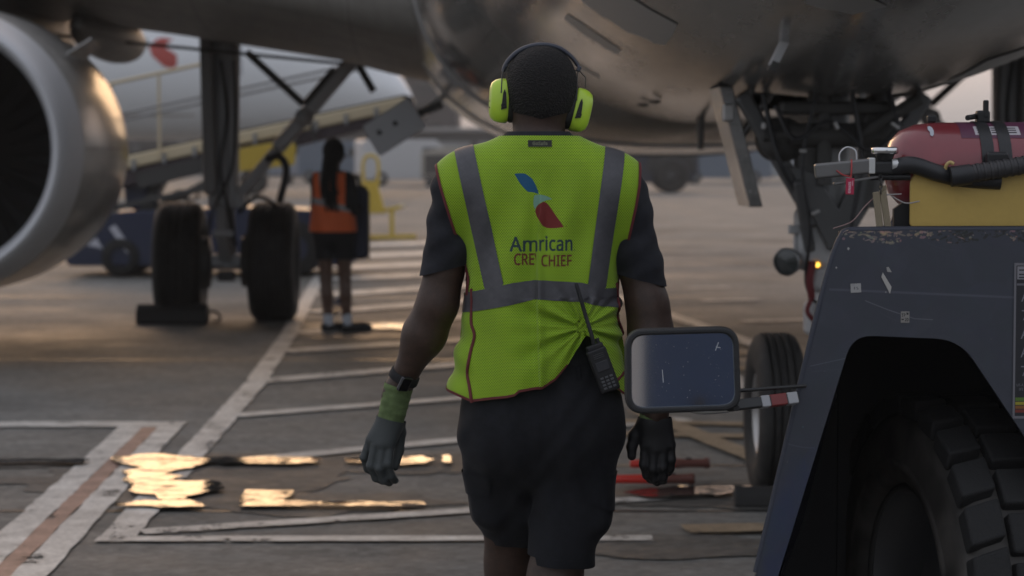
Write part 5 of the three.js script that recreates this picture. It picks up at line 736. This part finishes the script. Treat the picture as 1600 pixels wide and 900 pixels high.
    const text = (t, x0, x1, base, size, col, clip0, clip1) => { c.save(); c.beginPath(); c.rect(TX(clip0), 0, TX(clip1) - TX(clip0), h); c.clip(); c.font = `${size}px sans-serif`; c.fillStyle = col; const m = c.measureText(t).width; c.translate(TX(x0), TY(base)); c.scale((TX(x1) - TX(x0)) / m, 1); c.fillText(t, 0, 0); c.strokeStyle = col; c.lineWidth = 4; c.strokeText(t, 0, 0); c.restore(); };
    text('Am', 796.5, 841, 388.5, 112, '#2a4460', 790, 838.5); text('rican', 839.5, 893.5, 387.5, 112, '#2a4460', 839.2, 900);
    text('CREW', 802, 851, 409, 88, '#7a3a2c', 795, 836.5); text('CHIEF', 843.5, 891, 411, 88, '#7a3a2c', 840, 893);
    c.fillStyle = '#2a4460'; c.fillRect(TX(894.5), TY(386), 5, 5); c.fillStyle = '#7d2a2c'; c.fillRect(TX(881.5), TY(350), 5, 5);
  });
  const plainTex = canvasTexture(792, 864, (c, w, h) => { c.scale(0.5, 0.5); meshDots(c, w * 2, h * 2); });
  const limeCloth = (map) => phys([0.82, 0.81, 0.5], 0.82, 0, { map, bumpMap: map, bumpScale: 0.0004, transmission: 0.22, thickness: 0, sheen: 0.3, sheenRoughness: 0.5, sheenColor: C(0.4, 0.6, 0.05) });
  const vuv = (g) => planar(g, 'x', 'y', [1 / 0.66, 1 / 0.72], -0.33, 0.88);
  const sv = (g) => { const p = g.attributes.position, uv = new Float32Array(p.count * 2); for (let i = 0; i < p.count; i++) { uv[2 * i] = (p.getX(i) + 0.33) / 0.66; uv[2 * i + 1] = (p.getY(i) - 0.88) / 0.72; } g.setAttribute('uv', new THREE.BufferAttribute(uv, 2)); return g; };
  const vest = obj('safety_vest', sv(cut(vestCut, (x, y, z) => z + 0.012)), limeCloth(printTex), P);
  obj('front_panel', sv(cut(vestCut, (x, y, z) => -0.012 - z)), limeCloth(plainTex), vest);
  const tapeTex = texture(256, (u, v) => { const k = ((u + v) * 24) % 1, l = ((u - v) * 24 + 24) % 1, t = 0.86 + 0.12 * (k < 0.12 || l < 0.12 ? -1 : 0) + 0.16 * (fbm(u * 6, v * 6, 6, 3, 2) - 0.5); return [t, t, t]; }, true); tapeTex.repeat.set(12, 12);
  const tape = phys([0.115, 0.112, 0.122], 0.55, 0.1, { map: tapeTex });
  const bandTop = poly([[PX(690), PY(462)], [PX(736), PY(453)], [PX(800), PY(437)], [PX(838), PY(432)], [PX(870), PY(434)], [PX(908), PY(437)], [PX(942), PY(447)], [PX(990), PY(449)]]), bandLow = poly([[PX(690), PY(495)], [PX(736), PY(484)], [PX(800), PY(470)], [PX(838), PY(461)], [PX(870), PY(464)], [PX(908), PY(466)], [PX(940), PY(475)], [PX(990), PY(481)]]);
  const band = (x, y, z) => (z > -0.03 ? Math.min(bandTop(x) - y, y - bandLow(x)) : Math.min(1.22 - y, y - 1.17));
  const st = (xa0, xa1, ya, xb0, xb1, yb) => (x, y, z) => { const t = (PY(ya) - y) / (PY(ya) - PY(yb)); return Math.min(x - lerp(PX(xa0), PX(xb0), t), lerp(PX(xa1), PX(xb1), t) - x, z > -0.02 ? y - bandTop(x) : y - 1.22); };
  const sL = st(714, 745, 250, 758, 789, 446), sR = st(940, 971, 260, 914, 943, 450);
  obj('reflective_band', cut(vestCut, (x, y, z) => Math.min(band(x, y, z), edge(x, y, z)), 0.0016), tape, vest);
  obj('reflective_stripe', cut(vestCut, (x, y, z) => (z < -0.02 ? Math.min(x - PX(735), PX(768) - x, y - 1.22) : sL(x, y, z)), 0.0018), tape, vest);
  obj('reflective_stripe', cut(vestCut, (x, y, z) => (z < -0.02 ? Math.min(x - PX(920), PX(953) - x, y - 1.22) : sR(x, y, z)), 0.0018), tape, vest);
  const bind = std([0.13, 0.022, 0.022], 0.8);
  const onBack = (pts, push = 0.001) => pts.map(([x, y]) => { const z = towards(vestF, x, y, 0.3, -1); return z === null ? null : [x, y, z + push]; }).filter(Boolean);
  const span = (f, a, b, n, swap) => { const o = []; for (let i = 0; i <= n; i++) { const t = lerp(a, b, i / n); o.push(swap ? [f(t), t] : [t, f(t)]); } return o; };
  obj('binding', cut(vestCut, (x, y, z) => Math.min(0.0065 - (x - armL(y)), y - 1.19), 0.002), bind, vest);
  obj('binding', cut(vestCut, (x, y, z) => Math.min(0.0065 - (armR(y) - x), y - 1.19), 0.002), bind, vest);
  obj('binding', cut(vestCut, (x, y, z) => 0.0062 - (z > -0.02 ? (y - hem(x)) : y - 0.968) - (x > PX(885) && x < PX(945) ? 0.02 : 0), 0.002), bind, vest);
  const seamL = [[737, 448], [738, 470], [737, 500], [742, 520], [736, 545], [731, 575], [735, 600], [738, 621]].map(([x, y]) => [PX(x), PY(y)]), seamR = [[962, 440], [964, 460], [966, 480], [965, 498], [971, 512], [976, 535]].map(([x, y]) => [PX(x), PY(y)]);
  for (const s of [seamL, seamR]) { const q = onBack(new THREE.SplineCurve(s.map((p) => new THREE.Vector2(...p))).getPoints(30).map((p) => [p.x, p.y])); if (q.length > 3) obj('seam_binding', tube(q, 0.0042, 60, 6), bind, vest); }
  const pocket = onBack([[PX(948), PY(600)], [PX(960), PY(590)], [PX(974), PY(580)]]); if (pocket.length > 2) obj('seam_binding', tube(pocket, 0.004, 20, 6), bind, vest);
  const lp = (() => { const g = new THREE.PlaneGeometry(0.058, 0.0165, 12, 3), a = g.attributes.position; for (let i = 0; i < a.count; i++) { const x = a.getX(i) + PX(842.5), y = a.getY(i) + PY(224.5), z = towards(vestF, x, y, 0.3, -1); a.setXYZ(i, x, y, (z ?? 0.08) + 0.0022); } g.computeVertexNormals(); return g; })();
  obj('neck_patch', lp, std([0.9, 0.9, 0.9], 0.7, 0, { map: canvasTexture(512, 144, (c, w, h) => { c.fillStyle = '#1d1f14'; c.fillRect(0, 0, w, h); c.strokeStyle = '#6d7a35'; c.lineWidth = 5; c.strokeRect(6, 6, w - 12, h - 12); c.font = 'bold 96px sans-serif'; c.textAlign = 'center'; c.strokeStyle = '#8d8f74'; c.lineWidth = 5; c.strokeText('GoSafe', w / 2, 106); c.fillStyle = '#4a4c38'; c.fillText('GoSafe', w / 2, 106); }) }), vest);
  // --- shorts
  const hemS = [[-0.048, 0.55, -0.145], [0.060, 0.50, 0.02]];
  const sw = (x, y, z) => 0.003 * Math.sin(y * 23 + x * 31 + 3 * Math.sin(x * 17 + y * 9)) * sstep(0.95, 0.75, y) + 0.0016 * Math.sin(y * 47 - x * 52 + 2.5 * Math.sin(x * 23 - y * 13)) + 0.002 * Math.sin(x * 90 + y * 12);
  const seat = U(0.06, ell([0.012, 0.94, 0.0], [0.181, 0.22, 0.146]), ell([-0.065, 0.87, 0.03], [0.108, 0.13, 0.12]), ell([0.09, 0.87, 0.035], [0.108, 0.13, 0.12]));
  const shortsRaw = U(0.018, U(0.05, seat, cap([-0.080, 0.83, 0.0], [-0.043, 0.52, -0.15], 0.102, 0.072)), U(0.05, seat, cap([0.102, 0.83, 0.01], [0.056, 0.49, 0.02], 0.102, 0.081)));
  const pockets = U(0.02, rbox([-0.124, 0.69, -0.055], [0.030, 0.078, 0.07], 0.029), rbox([0.146, 0.695, 0.02], [0.028, 0.08, 0.07], 0.027));
  const shortsF = (x, y, z) => smin(shortsRaw(x, y, z), pockets(x, y, z), 0.06) + sw(x, y, z);
  const shortsG = nets(shortsF, [-0.26, 0.40, -0.30], [0.28, 1.09, 0.24], 0.0085);
  const divide = (x, y, z) => x - (0.004 - (0.62 - y) * 0.05);
  const shortCut = (x, y, z) => Math.min(1.03 - y, divide(x, y, z) < 0 ? y - (0.553 - 0.06 * (x + 0.05)) : y - (0.527 - 0.07 * (x - 0.06)));
  const navyShort = cloth([0.015, 0.0165, 0.023], 0.92);
  const shortsO = obj('shorts', cut(shortsG, shortCut), navyShort, P);
  const flap = (f) => cut(shortsG, f, 0.004);
  obj('pocket_flap', flap((x, y, z) => Math.min(x - (0.105 + 0.35 * Math.max(0, 0.742 - y)), y - (0.690 - 0.5 * (x - 0.13)), 0.755 - y)), navyShort, shortsO);
  obj('pocket_flap', flap((x, y, z) => Math.min(-0.112 - x, y - 0.695, 0.752 - y)), navyShort, shortsO);
  obj('hem_stitch', [cut(shortsG, (x, y, z) => { const d = shortCut(x, y, z); return Math.min(d - 0.020, 0.0225 - d, 0.6 - y); }, 0.0012)], cloth([0.032, 0.034, 0.042]), shortsO);
  tag(obj('back_seam', cut(shortsG, (x, y, z) => Math.min(0.0035 - Math.abs(x - 0.006 + (0.9 - y) * 0.03), z - 0.03, y - 0.79, 0.98 - y), 0.001), cloth([0.012, 0.013, 0.018]), shortsO));
  obj('belt_loop', [-0.09, 0.1].map((x) => { const z = towards(shortsF, x, 1.0, 0.3, -1) ?? 0.14; return bx(0.012, 0.05, 0.006, x, 1.0, z + 0.002, 0.002); }), navyShort, shortsO);
  obj('side_tab', bx(0.012, 0.045, 0.03, 0.212, 0.845, 0.0, 0.004, [0, 0, -0.2]), navyShort, shortsO);
  // --- socks and shoes
  const shoe = (a, dir) => U(0.02, cap([a[0], 0.055, a[2] + 0.03], [a[0] + dir * 0.01, 0.042, a[2] - 0.10], 0.046, 0.046), cap([a[0] + dir * 0.01, 0.042, a[2] - 0.09], [a[0] + dir * 0.015, 0.036, a[2] - 0.17], 0.046, 0.036), cap([a[0], 0.06, a[2] + 0.01], [a[0], 0.13, a[2] + 0.005], 0.046, 0.048));
  for (const [a, d] of [[anL, -1], [anR, 1]]) { const f = shoe(a, d); obj('shoe', nets((x, y, z) => Math.max(f(x, y, z), 0.004 - y, y - 0.15), [a[0] - 0.08, -0.01, a[2] - 0.24], [a[0] + 0.08, 0.17, a[2] + 0.1], 0.007), std([0.02, 0.02, 0.022], 0.6), P); }
  // --- gloves: palm, four fingers and thumb
  const glove = (chain) => U(0.010, ...chain);
  const gl = { k: [[-0.396, 0.812, -0.075], [-0.380, 0.803, -0.064], [-0.361, 0.801, -0.060], [-0.342, 0.808, -0.062]] };
  const fingers = [
    [[-0.398, 0.815, -0.078], [-0.412, 0.776, -0.080], [-0.404, 0.745, -0.098], [-0.388, 0.728, -0.118]],
    [[-0.383, 0.806, -0.066], [-0.394, 0.757, -0.062], [-0.382, 0.724, -0.080], [-0.366, 0.712, -0.104]],
    [[-0.364, 0.803, -0.062], [-0.372, 0.752, -0.054], [-0.362, 0.720, -0.072], [-0.349, 0.709, -0.098]],
    [[-0.346, 0.808, -0.064], [-0.350, 0.763, -0.054], [-0.343, 0.731, -0.068], [-0.334, 0.716, -0.090]]];
  const chain = (p, r0, r1) => { const o = []; for (let i = 0; i + 1 < p.length; i++) o.push(cap(p[i], p[i + 1], lerp(r0, r1, i / (p.length - 1)), lerp(r0, r1, (i + 1) / (p.length - 1)))); return U(0.006, ...o); };
  const palmL = U(0.022, cap([-0.333, 0.915, -0.080], [-0.340, 0.890, -0.080], 0.032, 0.032), cap([-0.352, 0.880, -0.082], [-0.390, 0.822, -0.078], 0.022, 0.017), cap([-0.340, 0.880, -0.078], [-0.366, 0.812, -0.066], 0.024, 0.018), cap([-0.328, 0.880, -0.082], [-0.346, 0.815, -0.068], 0.022, 0.017));
  const thumbL = chain([[-0.328, 0.880, -0.095], [-0.322, 0.835, -0.108], [-0.326, 0.790, -0.110], [-0.336, 0.750, -0.104]], 0.0165, 0.0115);
  const handL = (x0, y, z) => { const x = x0 + 0.019; let d = palmL(x, y, z); for (const f of fingers) d = smin(d, fcache.get(f)(x, y, z), 0.005); return smin(d, thumbL(x, y, z), 0.016); };
  const fcache = new Map(fingers.map((f, i) => [f, chain(f, [0.0105, 0.0115, 0.0118, 0.0112][i], [0.0085, 0.0092, 0.0094, 0.0090][i])]));
  const gGrey = phys([0.050, 0.057, 0.057], 0.62, 0, { bumpMap: skinTex, bumpScale: 0.0008 }), gBlack = phys([0.014, 0.014, 0.015], 0.6, 0, { bumpMap: skinTex, bumpScale: 0.0008 }), knit = cloth([0.24, 0.34, 0.13], 0.95);
  const g1 = nets(handL, [-0.46, 0.68, -0.16], [-0.29, 0.95, -0.02], 0.0034);
  const cuffLine = (x, y, z) => y - (0.872 - 0.25 * (x + 0.36));
  const gL = obj('glove', cut(g1, (x, y, z) => -cuffLine(x, y, z)), gGrey, P); gL.userData.label = 'blue grey coated work glove';
  const rib = (f, d) => (x, y, z) => f(x, y, z) - 0.0015 - 0.0012 * Math.sin((d ? y : y - 0.25 * x) * 900);
  const cuffL = U(0.012, cap([-0.341, 0.962, -0.070], [-0.361, 0.880, -0.081], 0.037, 0.034));
  obj('cuff', cut(nets((x, y, z) => cuffL(x, y, z) - 0.0005 * Math.sin((y + 0.25 * x) * 300), [-0.42, 0.82, -0.14], [-0.28, 1.01, -0.01], 0.0032), (x, y, z) => Math.min(cuffLine(x, y, z) + 0.003, 0.957 - 0.3 * (x + 0.345) - y)), knit, gL);
  // right hand: seen from behind, thumb to the left
  const rf = [
    [[0.258, 0.815, 0.004], [0.254, 0.770, 0.006], [0.262, 0.742, -0.006], [0.272, 0.728, -0.020]],
    [[0.278, 0.806, 0.010], [0.276, 0.760, 0.014], [0.281, 0.733, 0.000], [0.288, 0.722, -0.016]],
    [[0.300, 0.808, 0.010], [0.300, 0.764, 0.014], [0.302, 0.738, 0.002], [0.304, 0.727, -0.012]],
    [[0.320, 0.818, 0.004], [0.322, 0.782, 0.006], [0.320, 0.758, -0.004], [0.316, 0.746, -0.016]]];
  const rc = rf.map((f, i) => chain(f, [0.0125, 0.0128, 0.0125, 0.0115][i], [0.0100, 0.0102, 0.0100, 0.0092][i]));
  const palmR = U(0.022, cap([0.290, 0.905, 0.0], [0.289, 0.88, 0.0], 0.033, 0.032), cap([0.276, 0.875, 0.0], [0.272, 0.820, 0.004], 0.022, 0.017), cap([0.294, 0.875, 0.002], [0.297, 0.81, 0.008], 0.025, 0.019), cap([0.311, 0.875, 0.0], [0.327, 0.82, 0.006], 0.022, 0.016));
  const thumbR = chain([[0.266, 0.872, -0.006], [0.243, 0.840, -0.010], [0.236, 0.812, -0.010], [0.236, 0.789, -0.008]], 0.0165, 0.0112);
  const handR = (x, y, z) => { let d = palmR(x, y, z); for (const f of rc) d = smin(d, f(x - 0.011, y, z), 0.006); return smin(d, thumbR(x, y, z), 0.010); };
  const gR = obj('glove', cut(nets(handR, [0.20, 0.69, -0.07], [0.37, 0.95, 0.07], 0.0034), (x, y, z) => 0.886 - y), gBlack, P); gR.userData.label = 'black palm side of a work glove';
  obj('cuff', cut(nets((x, y, z) => cap([0.292, 0.955, 0.005], [0.289, 0.878, 0.0], 0.038, 0.035)(x, y, z) - 0.0008 * Math.sin(y * 420), [0.22, 0.82, -0.06], [0.36, 1.02, 0.07], 0.0035), (x, y, z) => Math.min(y - 0.884, 0.952 - y)), knit, gR);
  // --- wrist watch
  const wdir = V(wrL[0] + 0.276, wrL[1] - 1.09, wrL[2] + 0.03).normalize(), wc = V(-0.276, 1.09, -0.03).addScaledVector(wdir, 0.125);
  const frame = (g) => g.applyQuaternion(new THREE.Quaternion().setFromUnitVectors(V(0, 1, 0), wdir)).translate(wc.x, wc.y, wc.z);
  const watch = obj('wrist_watch', frame(lathe([[0.034, -0.011], [0.0375, -0.010], [0.0385, 0], [0.0385, 0.010], [0.036, 0.011]], 'y', 36)), std([0.010, 0.010, 0.011], 0.8), P);
  obj('watch_case', frame(bx(0.012, 0.040, 0.034, -0.040, 0.002, 0.012, 0.005, [0, -0.3, 0])), std([0.05, 0.05, 0.055], 0.25, 0.6), watch);
  obj('watch_glass', frame(bx(0.003, 0.034, 0.028, -0.0465, 0.002, 0.014, 0.001, [0, -0.3, 0])), phys([0.008, 0.008, 0.01], 0.1, 0), watch);
  // --- ear defenders
  const bandMat = std([0.055, 0.060, 0.078], 0.42), cupMat = phys([0.50, 0.72, 0.05], 0.32, 0, { clearcoat: 0.3, clearcoatRoughness: 0.3 }), cushion = std([0.012, 0.012, 0.012], 0.6);
  const hp = (px, py) => [PX(px), PY(py)];
  const arcPts = [[789, 121], [786, 112], [789, 103], [796, 93], [808, 82], [822, 75], [840, 71], [858, 71.5], [876, 77], [890, 87], [899, 97], [906, 109]].map(([x, y]) => [...hp(x, y), -0.02]);
  const cv = new THREE.CatmullRomCurve3(arcPts.slice(1).map((p) => V(...p))), secs = [];
  for (let i = 0; i <= 48; i++) { const u = i / 48, p = cv.getPoint(u), tg = cv.getTangent(u), nn = V(-tg.y, tg.x, 0).normalize(), wd = 0.018 * (0.75 + 0.25 * Math.sin(Math.PI * u)), th = 0.0062 * (0.45 + 0.55 * Math.sin(Math.PI * clamp(u * 0.7 + 0.2))); secs.push([[-1, -0.5], [-1, 0.5], [-0.7, 1], [0.7, 1], [1, 0.5], [1, -0.5], [0.7, -1], [-0.7, -1]].map(([a, b]) => p.clone().addScaledVector(nn, b * th).add(V(0, 0, a * wd)))); }
  const E = obj('ear_defenders', loft(secs), bandMat, P);
  obj('band_end', [bx(0.012, 0.014, 0.036, PX(903.5), PY(108), -0.02, 0.003, [0, 0, -0.45]), bx(0.007, 0.010, 0.030, PX(791), PY(102), -0.02, 0.002, [0, 0, 0.6])], bandMat, E);
  const cup = (x, y, sgn, tilt, yaw) => {
    const m = new THREE.Matrix4().compose(V(x, y, -0.015), new THREE.Quaternion().setFromEuler(new THREE.Euler(0, yaw, tilt)), V(1, 1, 1)), oval = (k, xx) => { const o = []; for (let i = 0; i < 40; i++) { const a = i / 40 * 2 * Math.PI, c = Math.cos(a), s = Math.sin(a), e = Math.pow(Math.pow(Math.abs(c), 2.6) + Math.pow(Math.abs(s), 2.6), -1 / 2.6); o.push(V(sgn * xx, s * e * 0.0545 * k, c * e * 0.040 * k)); } return o; };
    const shell = loft([oval(0.9, 0.002), oval(0.98, 0.003), oval(1.0, 0.010), oval(0.99, 0.022), oval(0.93, 0.033), oval(0.80, 0.042), oval(0.62, 0.0455), oval(0.3, 0.0465), oval(0.01, 0.0466)]).applyMatrix4(m);
    obj('ear_cup', shell, cupMat, E);
    obj('cushion', loft([oval(0.6, -0.022), oval(0.86, -0.021), oval(0.96, -0.014), oval(0.97, -0.005), oval(0.9, 0.003)]).applyMatrix4(m), cushion, E);
    obj('yoke', [prism([[-0.006, -0.018], [0.006, -0.014], [0.003, 0.022], [0.0, 0.03], [-0.002, 0.022]], 0.003, 0.001).translate(sgn * 0.014, -0.004, 0.0395).applyMatrix4(m), new THREE.TorusGeometry(0.0045, 0.002, 6, 16).translate(sgn * 0.014 + 0.001 * sgn, -0.012, 0.043).applyMatrix4(m)], cushion, E);
    obj('vent_mark', [-0.012, 0.004].map((yy) => bx(0.002, 0.004, 0.006, sgn * 0.0465, yy - 0.006, 0.012, 0.0008).applyMatrix4(m)), cushion, E);
  };
  cup(PX(794), PY(158), -1, -0.04, 0.10); cup(PX(893), PY(170), 1, -0.22, 0.12);
  obj('yoke_wire', [tube([[PX(790), PY(104), -0.012], [PX(785), PY(115), 0.002], [PX(784), PY(128), 0.016], [PX(783), PY(146), 0.028]], 0.0014, 20, 6), tube([[PX(791), PY(104), -0.012], [PX(793), PY(120), -0.004], [PX(792), PY(130), 0.0]], 0.0012, 14, 6), tube([[PX(905), PY(110), -0.014], [PX(910), PY(117), -0.010], [PX(914), PY(121), -0.008], [PX(914), PY(138), -0.006]], 0.0015, 20, 6), tube([[PX(902), PY(112), -0.004], [PX(901), PY(130), 0.014], [PX(900), PY(158), 0.028]], 0.0012, 20, 6)], darkSteel, E);
  // --- the radio hanging at the hip, lifting the vest
  const R = thing('handheld_radio', 'black handheld radio with long antenna hanging at the walking worker\'s right hip', 'radio', [0.06, 0, -5.62]);
  const zr = 0.178, Rm = new THREE.Matrix4().compose(V(PX(938), PY(568), zr), new THREE.Quaternion().setFromEuler(new THREE.Euler(-0.05, 0.12, 0.36)), V(0.86, 0.88, 1));
  const rb = (w, h, d, x, y, z, r) => bx(w, h, d, x, y, z, r).applyMatrix4(Rm), rBlack = std([0.009, 0.009, 0.010], 0.6);
  obj('body', [rb(0.056, 0.125, 0.030, 0, 0, 0, 0.008), rb(0.048, 0.016, 0.026, 0, 0.066, 0, 0.005)], rBlack, R);
  obj('screen', rb(0.036, 0.026, 0.003, 0, 0.012, 0.0155, 0.001), phys([0.055, 0.055, 0.06], 0.2, 0), R);
  for (let i = 0; i < 12; i++) obj('key', rb(0.009, 0.0055, 0.003, -0.0135 + (i % 3) * 0.0135, -0.020 - Math.floor(i / 3) * 0.0095, 0.0155, 0.001), std([0.10, 0.10, 0.105], 0.5), R);
  obj('speaker_grille', [0.036, 0.041, 0.046].map((y) => rb(0.03, 0.0018, 0.002, 0, y, 0.0152, 0.0005)), std([0.05, 0.05, 0.05], 0.5), R);
  obj('knob', [rod(V(0.014, 0.072, 0), V(0.014, 0.086, 0), 0.006).applyMatrix4(Rm), rod(V(0.0, 0.072, 0), V(0.0, 0.080, 0), 0.005).applyMatrix4(Rm)], rBlack, R);
  const ap = [[924, 528], [920, 513], [911, 484], [904, 460], [898, 440]].map(([x, y], i) => [PX(x), PY(y), [zr, zr, zr - 0.006, zr - 0.006, zr - 0.008][i]]);
  obj('antenna', [tube(ap, 0.0050, 40, 10), rod(V(...ap[4]), V(ap[4][0] - 0.002, ap[4][1] + 0.006, ap[4][2]), 0.005, 0.003)], rBlack, R);
  obj('belt_clip', [rb(0.03, 0.07, 0.006, 0, 0.02, -0.02, 0.002), rb(0.02, 0.02, 0.02, 0, 0.05, -0.016, 0.003)], darkSteel, R);
}

// --- the second worker, by the main gear
{
  const P = thing('person', 'person in an orange safety vest with long braids standing by the main gear', 'person', [-1.5, 0, -19.75], 0.0);
  const H = 0.965, S = (p) => p.map((v) => v * H), c = (a, b, r0, r1) => cap(S(a), S(b), r0 * H, (r1 ?? r0) * H), e = (a, r) => ell(S(a), S(r));
  const headN = U(0.02, e([-0.03, 1.615, 0.0], [0.078, 0.105, 0.092]), e([0.0, 1.57, -0.03], [0.055, 0.06, 0.06]), c([0.055, 1.59, -0.06], [0.075, 1.575, -0.075], 0.012), c([-0.035, 1.42, 0.01], [-0.03, 1.56, 0.0], 0.052));
  const torso = U(0.06, c([-0.17, 1.37, 0.0], [0.08, 1.37, 0.0], 0.06), e([-0.045, 1.24, 0], [0.15, 0.2, 0.105]), e([-0.045, 1.05, 0.0], [0.14, 0.18, 0.105]), e([-0.04, 0.92, 0.01], [0.165, 0.14, 0.125]));
  const arms = U(0.02, c([0.10, 1.36, 0.02], [0.14, 1.11, 0.05], 0.05, 0.04), c([0.14, 1.11, 0.05], [0.19, 1.13, -0.2], 0.04, 0.027), c([-0.18, 1.36, -0.02], [-0.19, 1.11, -0.04], 0.05, 0.04), c([-0.19, 1.11, -0.04], [-0.06, 1.10, -0.24], 0.04, 0.027), c([0.19, 1.13, -0.2], [0.19, 1.13, -0.28], 0.03, 0.02), c([-0.06, 1.10, -0.24], [0.0, 1.10, -0.29], 0.03, 0.02));
  const legs = U(0.015, c([-0.12, 0.88, 0], [-0.11, 0.48, 0.0], 0.085, 0.055), c([-0.11, 0.48, 0], [-0.10, 0.34, 0.02], 0.052, 0.056), c([-0.10, 0.34, 0.02], [-0.09, 0.08, 0.01], 0.054, 0.036), c([0.04, 0.88, 0], [0.06, 0.48, -0.02], 0.085, 0.055), c([0.06, 0.48, -0.02], [0.065, 0.34, 0.0], 0.052, 0.056), c([0.065, 0.34, 0.0], [0.075, 0.08, -0.01], 0.054, 0.036));
  const body = U(0.03, torso, arms, legs, headN);
  obj('body', nets(body, [-0.36, -0.02, -0.36], [0.34, 1.72, 0.22], 0.012), phys([0.15, 0.085, 0.058], 0.5, 0, { map: skinTex }), P);
  const hair = [off(e([-0.035, 1.625, 0.015], [0.088, 0.105, 0.098]), 0.012 * H)]; let s2 = 4; const r2 = () => { s2 = (s2 * 1664525 + 1013904223) >>> 0; return s2 / 4294967296; };
  const braids = []; for (let i = 0; i < 15; i++) { const a = 0.5 + i / 14 * 1.5, x = -0.03 - Math.cos(a) * 0.085, z = 0.02 + Math.sin(a) * 0.09, l = 0.28 + r2() * 0.22; braids.push(tube([[x * H, 1.63 * H, z * H], [(x * 1.1 - 0.01) * H, 1.5 * H, (z * 1.15 + 0.01) * H], [(x * 1.15 - 0.02 + r2() * 0.03) * H, (1.55 - l * 0.6) * H, (z * 1.0 + 0.06) * H], [(x * 1.05 - 0.02 + r2() * 0.05) * H, (1.55 - l) * H, (z * 0.9 + 0.075) * H]], 0.0115, 16, 6)); }
  const hm = obj('hair', nets(hair[0], [-0.18, 1.44, -0.14], [0.12, 1.74, 0.16], 0.011), hairMat, P); obj('braid', braids, hairMat, hm).userData.kind = 'stuff';
  const shirt = U(0.03, off(torso, 0.012), c([0.10, 1.36, 0.02], [0.14, 1.11, 0.05], 0.065, 0.056), c([0.14, 1.11, 0.05], [0.185, 1.13, -0.18], 0.055, 0.042), c([-0.18, 1.36, -0.02], [-0.19, 1.11, -0.04], 0.065, 0.056), c([-0.19, 1.11, -0.04], [-0.08, 1.10, -0.22], 0.055, 0.042));
  obj('shirt', cut(nets(shirt, [-0.36, 0.88, -0.36], [0.34, 1.46, 0.22], 0.012), (x, y, z) => y - 0.92), cloth([0.02, 0.02, 0.022]), P);
  const orange = phys([0.85, 0.16, 0.04], 0.8, 0, { transmission: 0.25, thickness: 0 });
  const vf = (x, y, z) => U(0.05, off(torso, 0.03), (X, Y, Z) => Math.max(Math.hypot((X + 0.04) / 0.19, Z / 0.15) - 1, 0) * 0.15 + Math.max(0, Math.abs(Y - 1.02) - 0.14))(x, y, z) + 0.004 * Math.sin(x * 50 + y * 12);
  const vG = cut(nets(vf, [-0.30, 0.80, -0.24], [0.25, 1.46, 0.24], 0.012), (x, y, z) => Math.min(y - 0.875, 1.385 - y, y > 1.1 ? x + 0.205 : 1, y > 1.06 ? 0.072 - x - 0.35 * Math.max(0, 1.2 - y) * 0 : 1));
  const v = obj('safety_vest', vG, orange, P);
  obj('reflective_band', cut(vG, (x, y, z) => Math.min(1.12 - 0.25 * x - y, y - 1.07 + 0.25 * x), 0.004), std([0.30, 0.29, 0.28], 0.5, 0.1), v);
  obj('reflective_stripe', cut(vG, (x, y, z) => Math.min(0.028 - Math.abs(x + 0.12 - 0.1 * (1.3 - y)), y - 1.1), 0.004), std([0.30, 0.29, 0.28], 0.5, 0.1), v);
  const sh = U(0.04, off(e([-0.04, 0.90, 0.01], [0.17, 0.14, 0.13]), 0.015), c([-0.115, 0.86, 0], [-0.11, 0.64, 0.0], 0.10, 0.092), c([0.045, 0.86, 0], [0.055, 0.64, -0.01], 0.10, 0.092));
  obj('shorts', cut(nets(sh, [-0.28, 0.5, -0.2], [0.24, 1.06, 0.2], 0.011), (x, y, z) => Math.min(y - 0.635, 1.0 - y)), cloth([0.016, 0.016, 0.019]), P);
  for (const [x, z, d] of [[-0.087, 0.012, 0], [0.073, -0.01, 1]]) {
    obj('sock', rod(V(x, 0.07, z), V(x, 0.165, z), 0.046, 0.044), std([0.5, 0.52, 0.56], 0.9), P);
    const f = U(0.02, cap([x - 0.02, 0.05, z + 0.01], [x + 0.09 + 0.05 * d, 0.042, z - 0.10], 0.046, 0.04), cap([x + 0.08 + 0.05 * d, 0.042, z - 0.09], [x + 0.12 + 0.06 * d, 0.036, z - 0.13], 0.042, 0.034)); obj('shoe', nets((a, b, q) => Math.max(f(a, b, q), 0.003 - b), [x - 0.1, -0.01, z - 0.22], [x + 0.26, 0.12, z + 0.09], 0.009), std([0.016, 0.016, 0.017], 0.6), P);
  }
  const B = thing('carrier_bag', 'dark navy bag held in front of the worker in the orange vest', 'bag', [-1.30, 0, -19.95]);
  obj('bag_body', [bx(0.15, 0.62, 0.3, -0.02, 0.94, 0, 0.05), bx(0.12, 0.10, 0.2, -0.02, 1.22, 0.02, 0.04)], std([0.022, 0.026, 0.045], 0.7), B);
  obj('bag_strap', tube([[-0.02, 1.2, 0.1], [-0.03, 1.32, 0.06], [-0.06, 1.36, 0.0], [-0.03, 1.3, -0.06], [-0.02, 1.2, -0.1]], 0.014, 30), hoseBlack, B);
  obj('drawcord', [tube([[0.05, 1.2, 0.05], [0.06, 0.9, 0.06], [0.055, 0.62, 0.05]], 0.008, 20)], beige, B);
}
renderer.render(scene, camera);
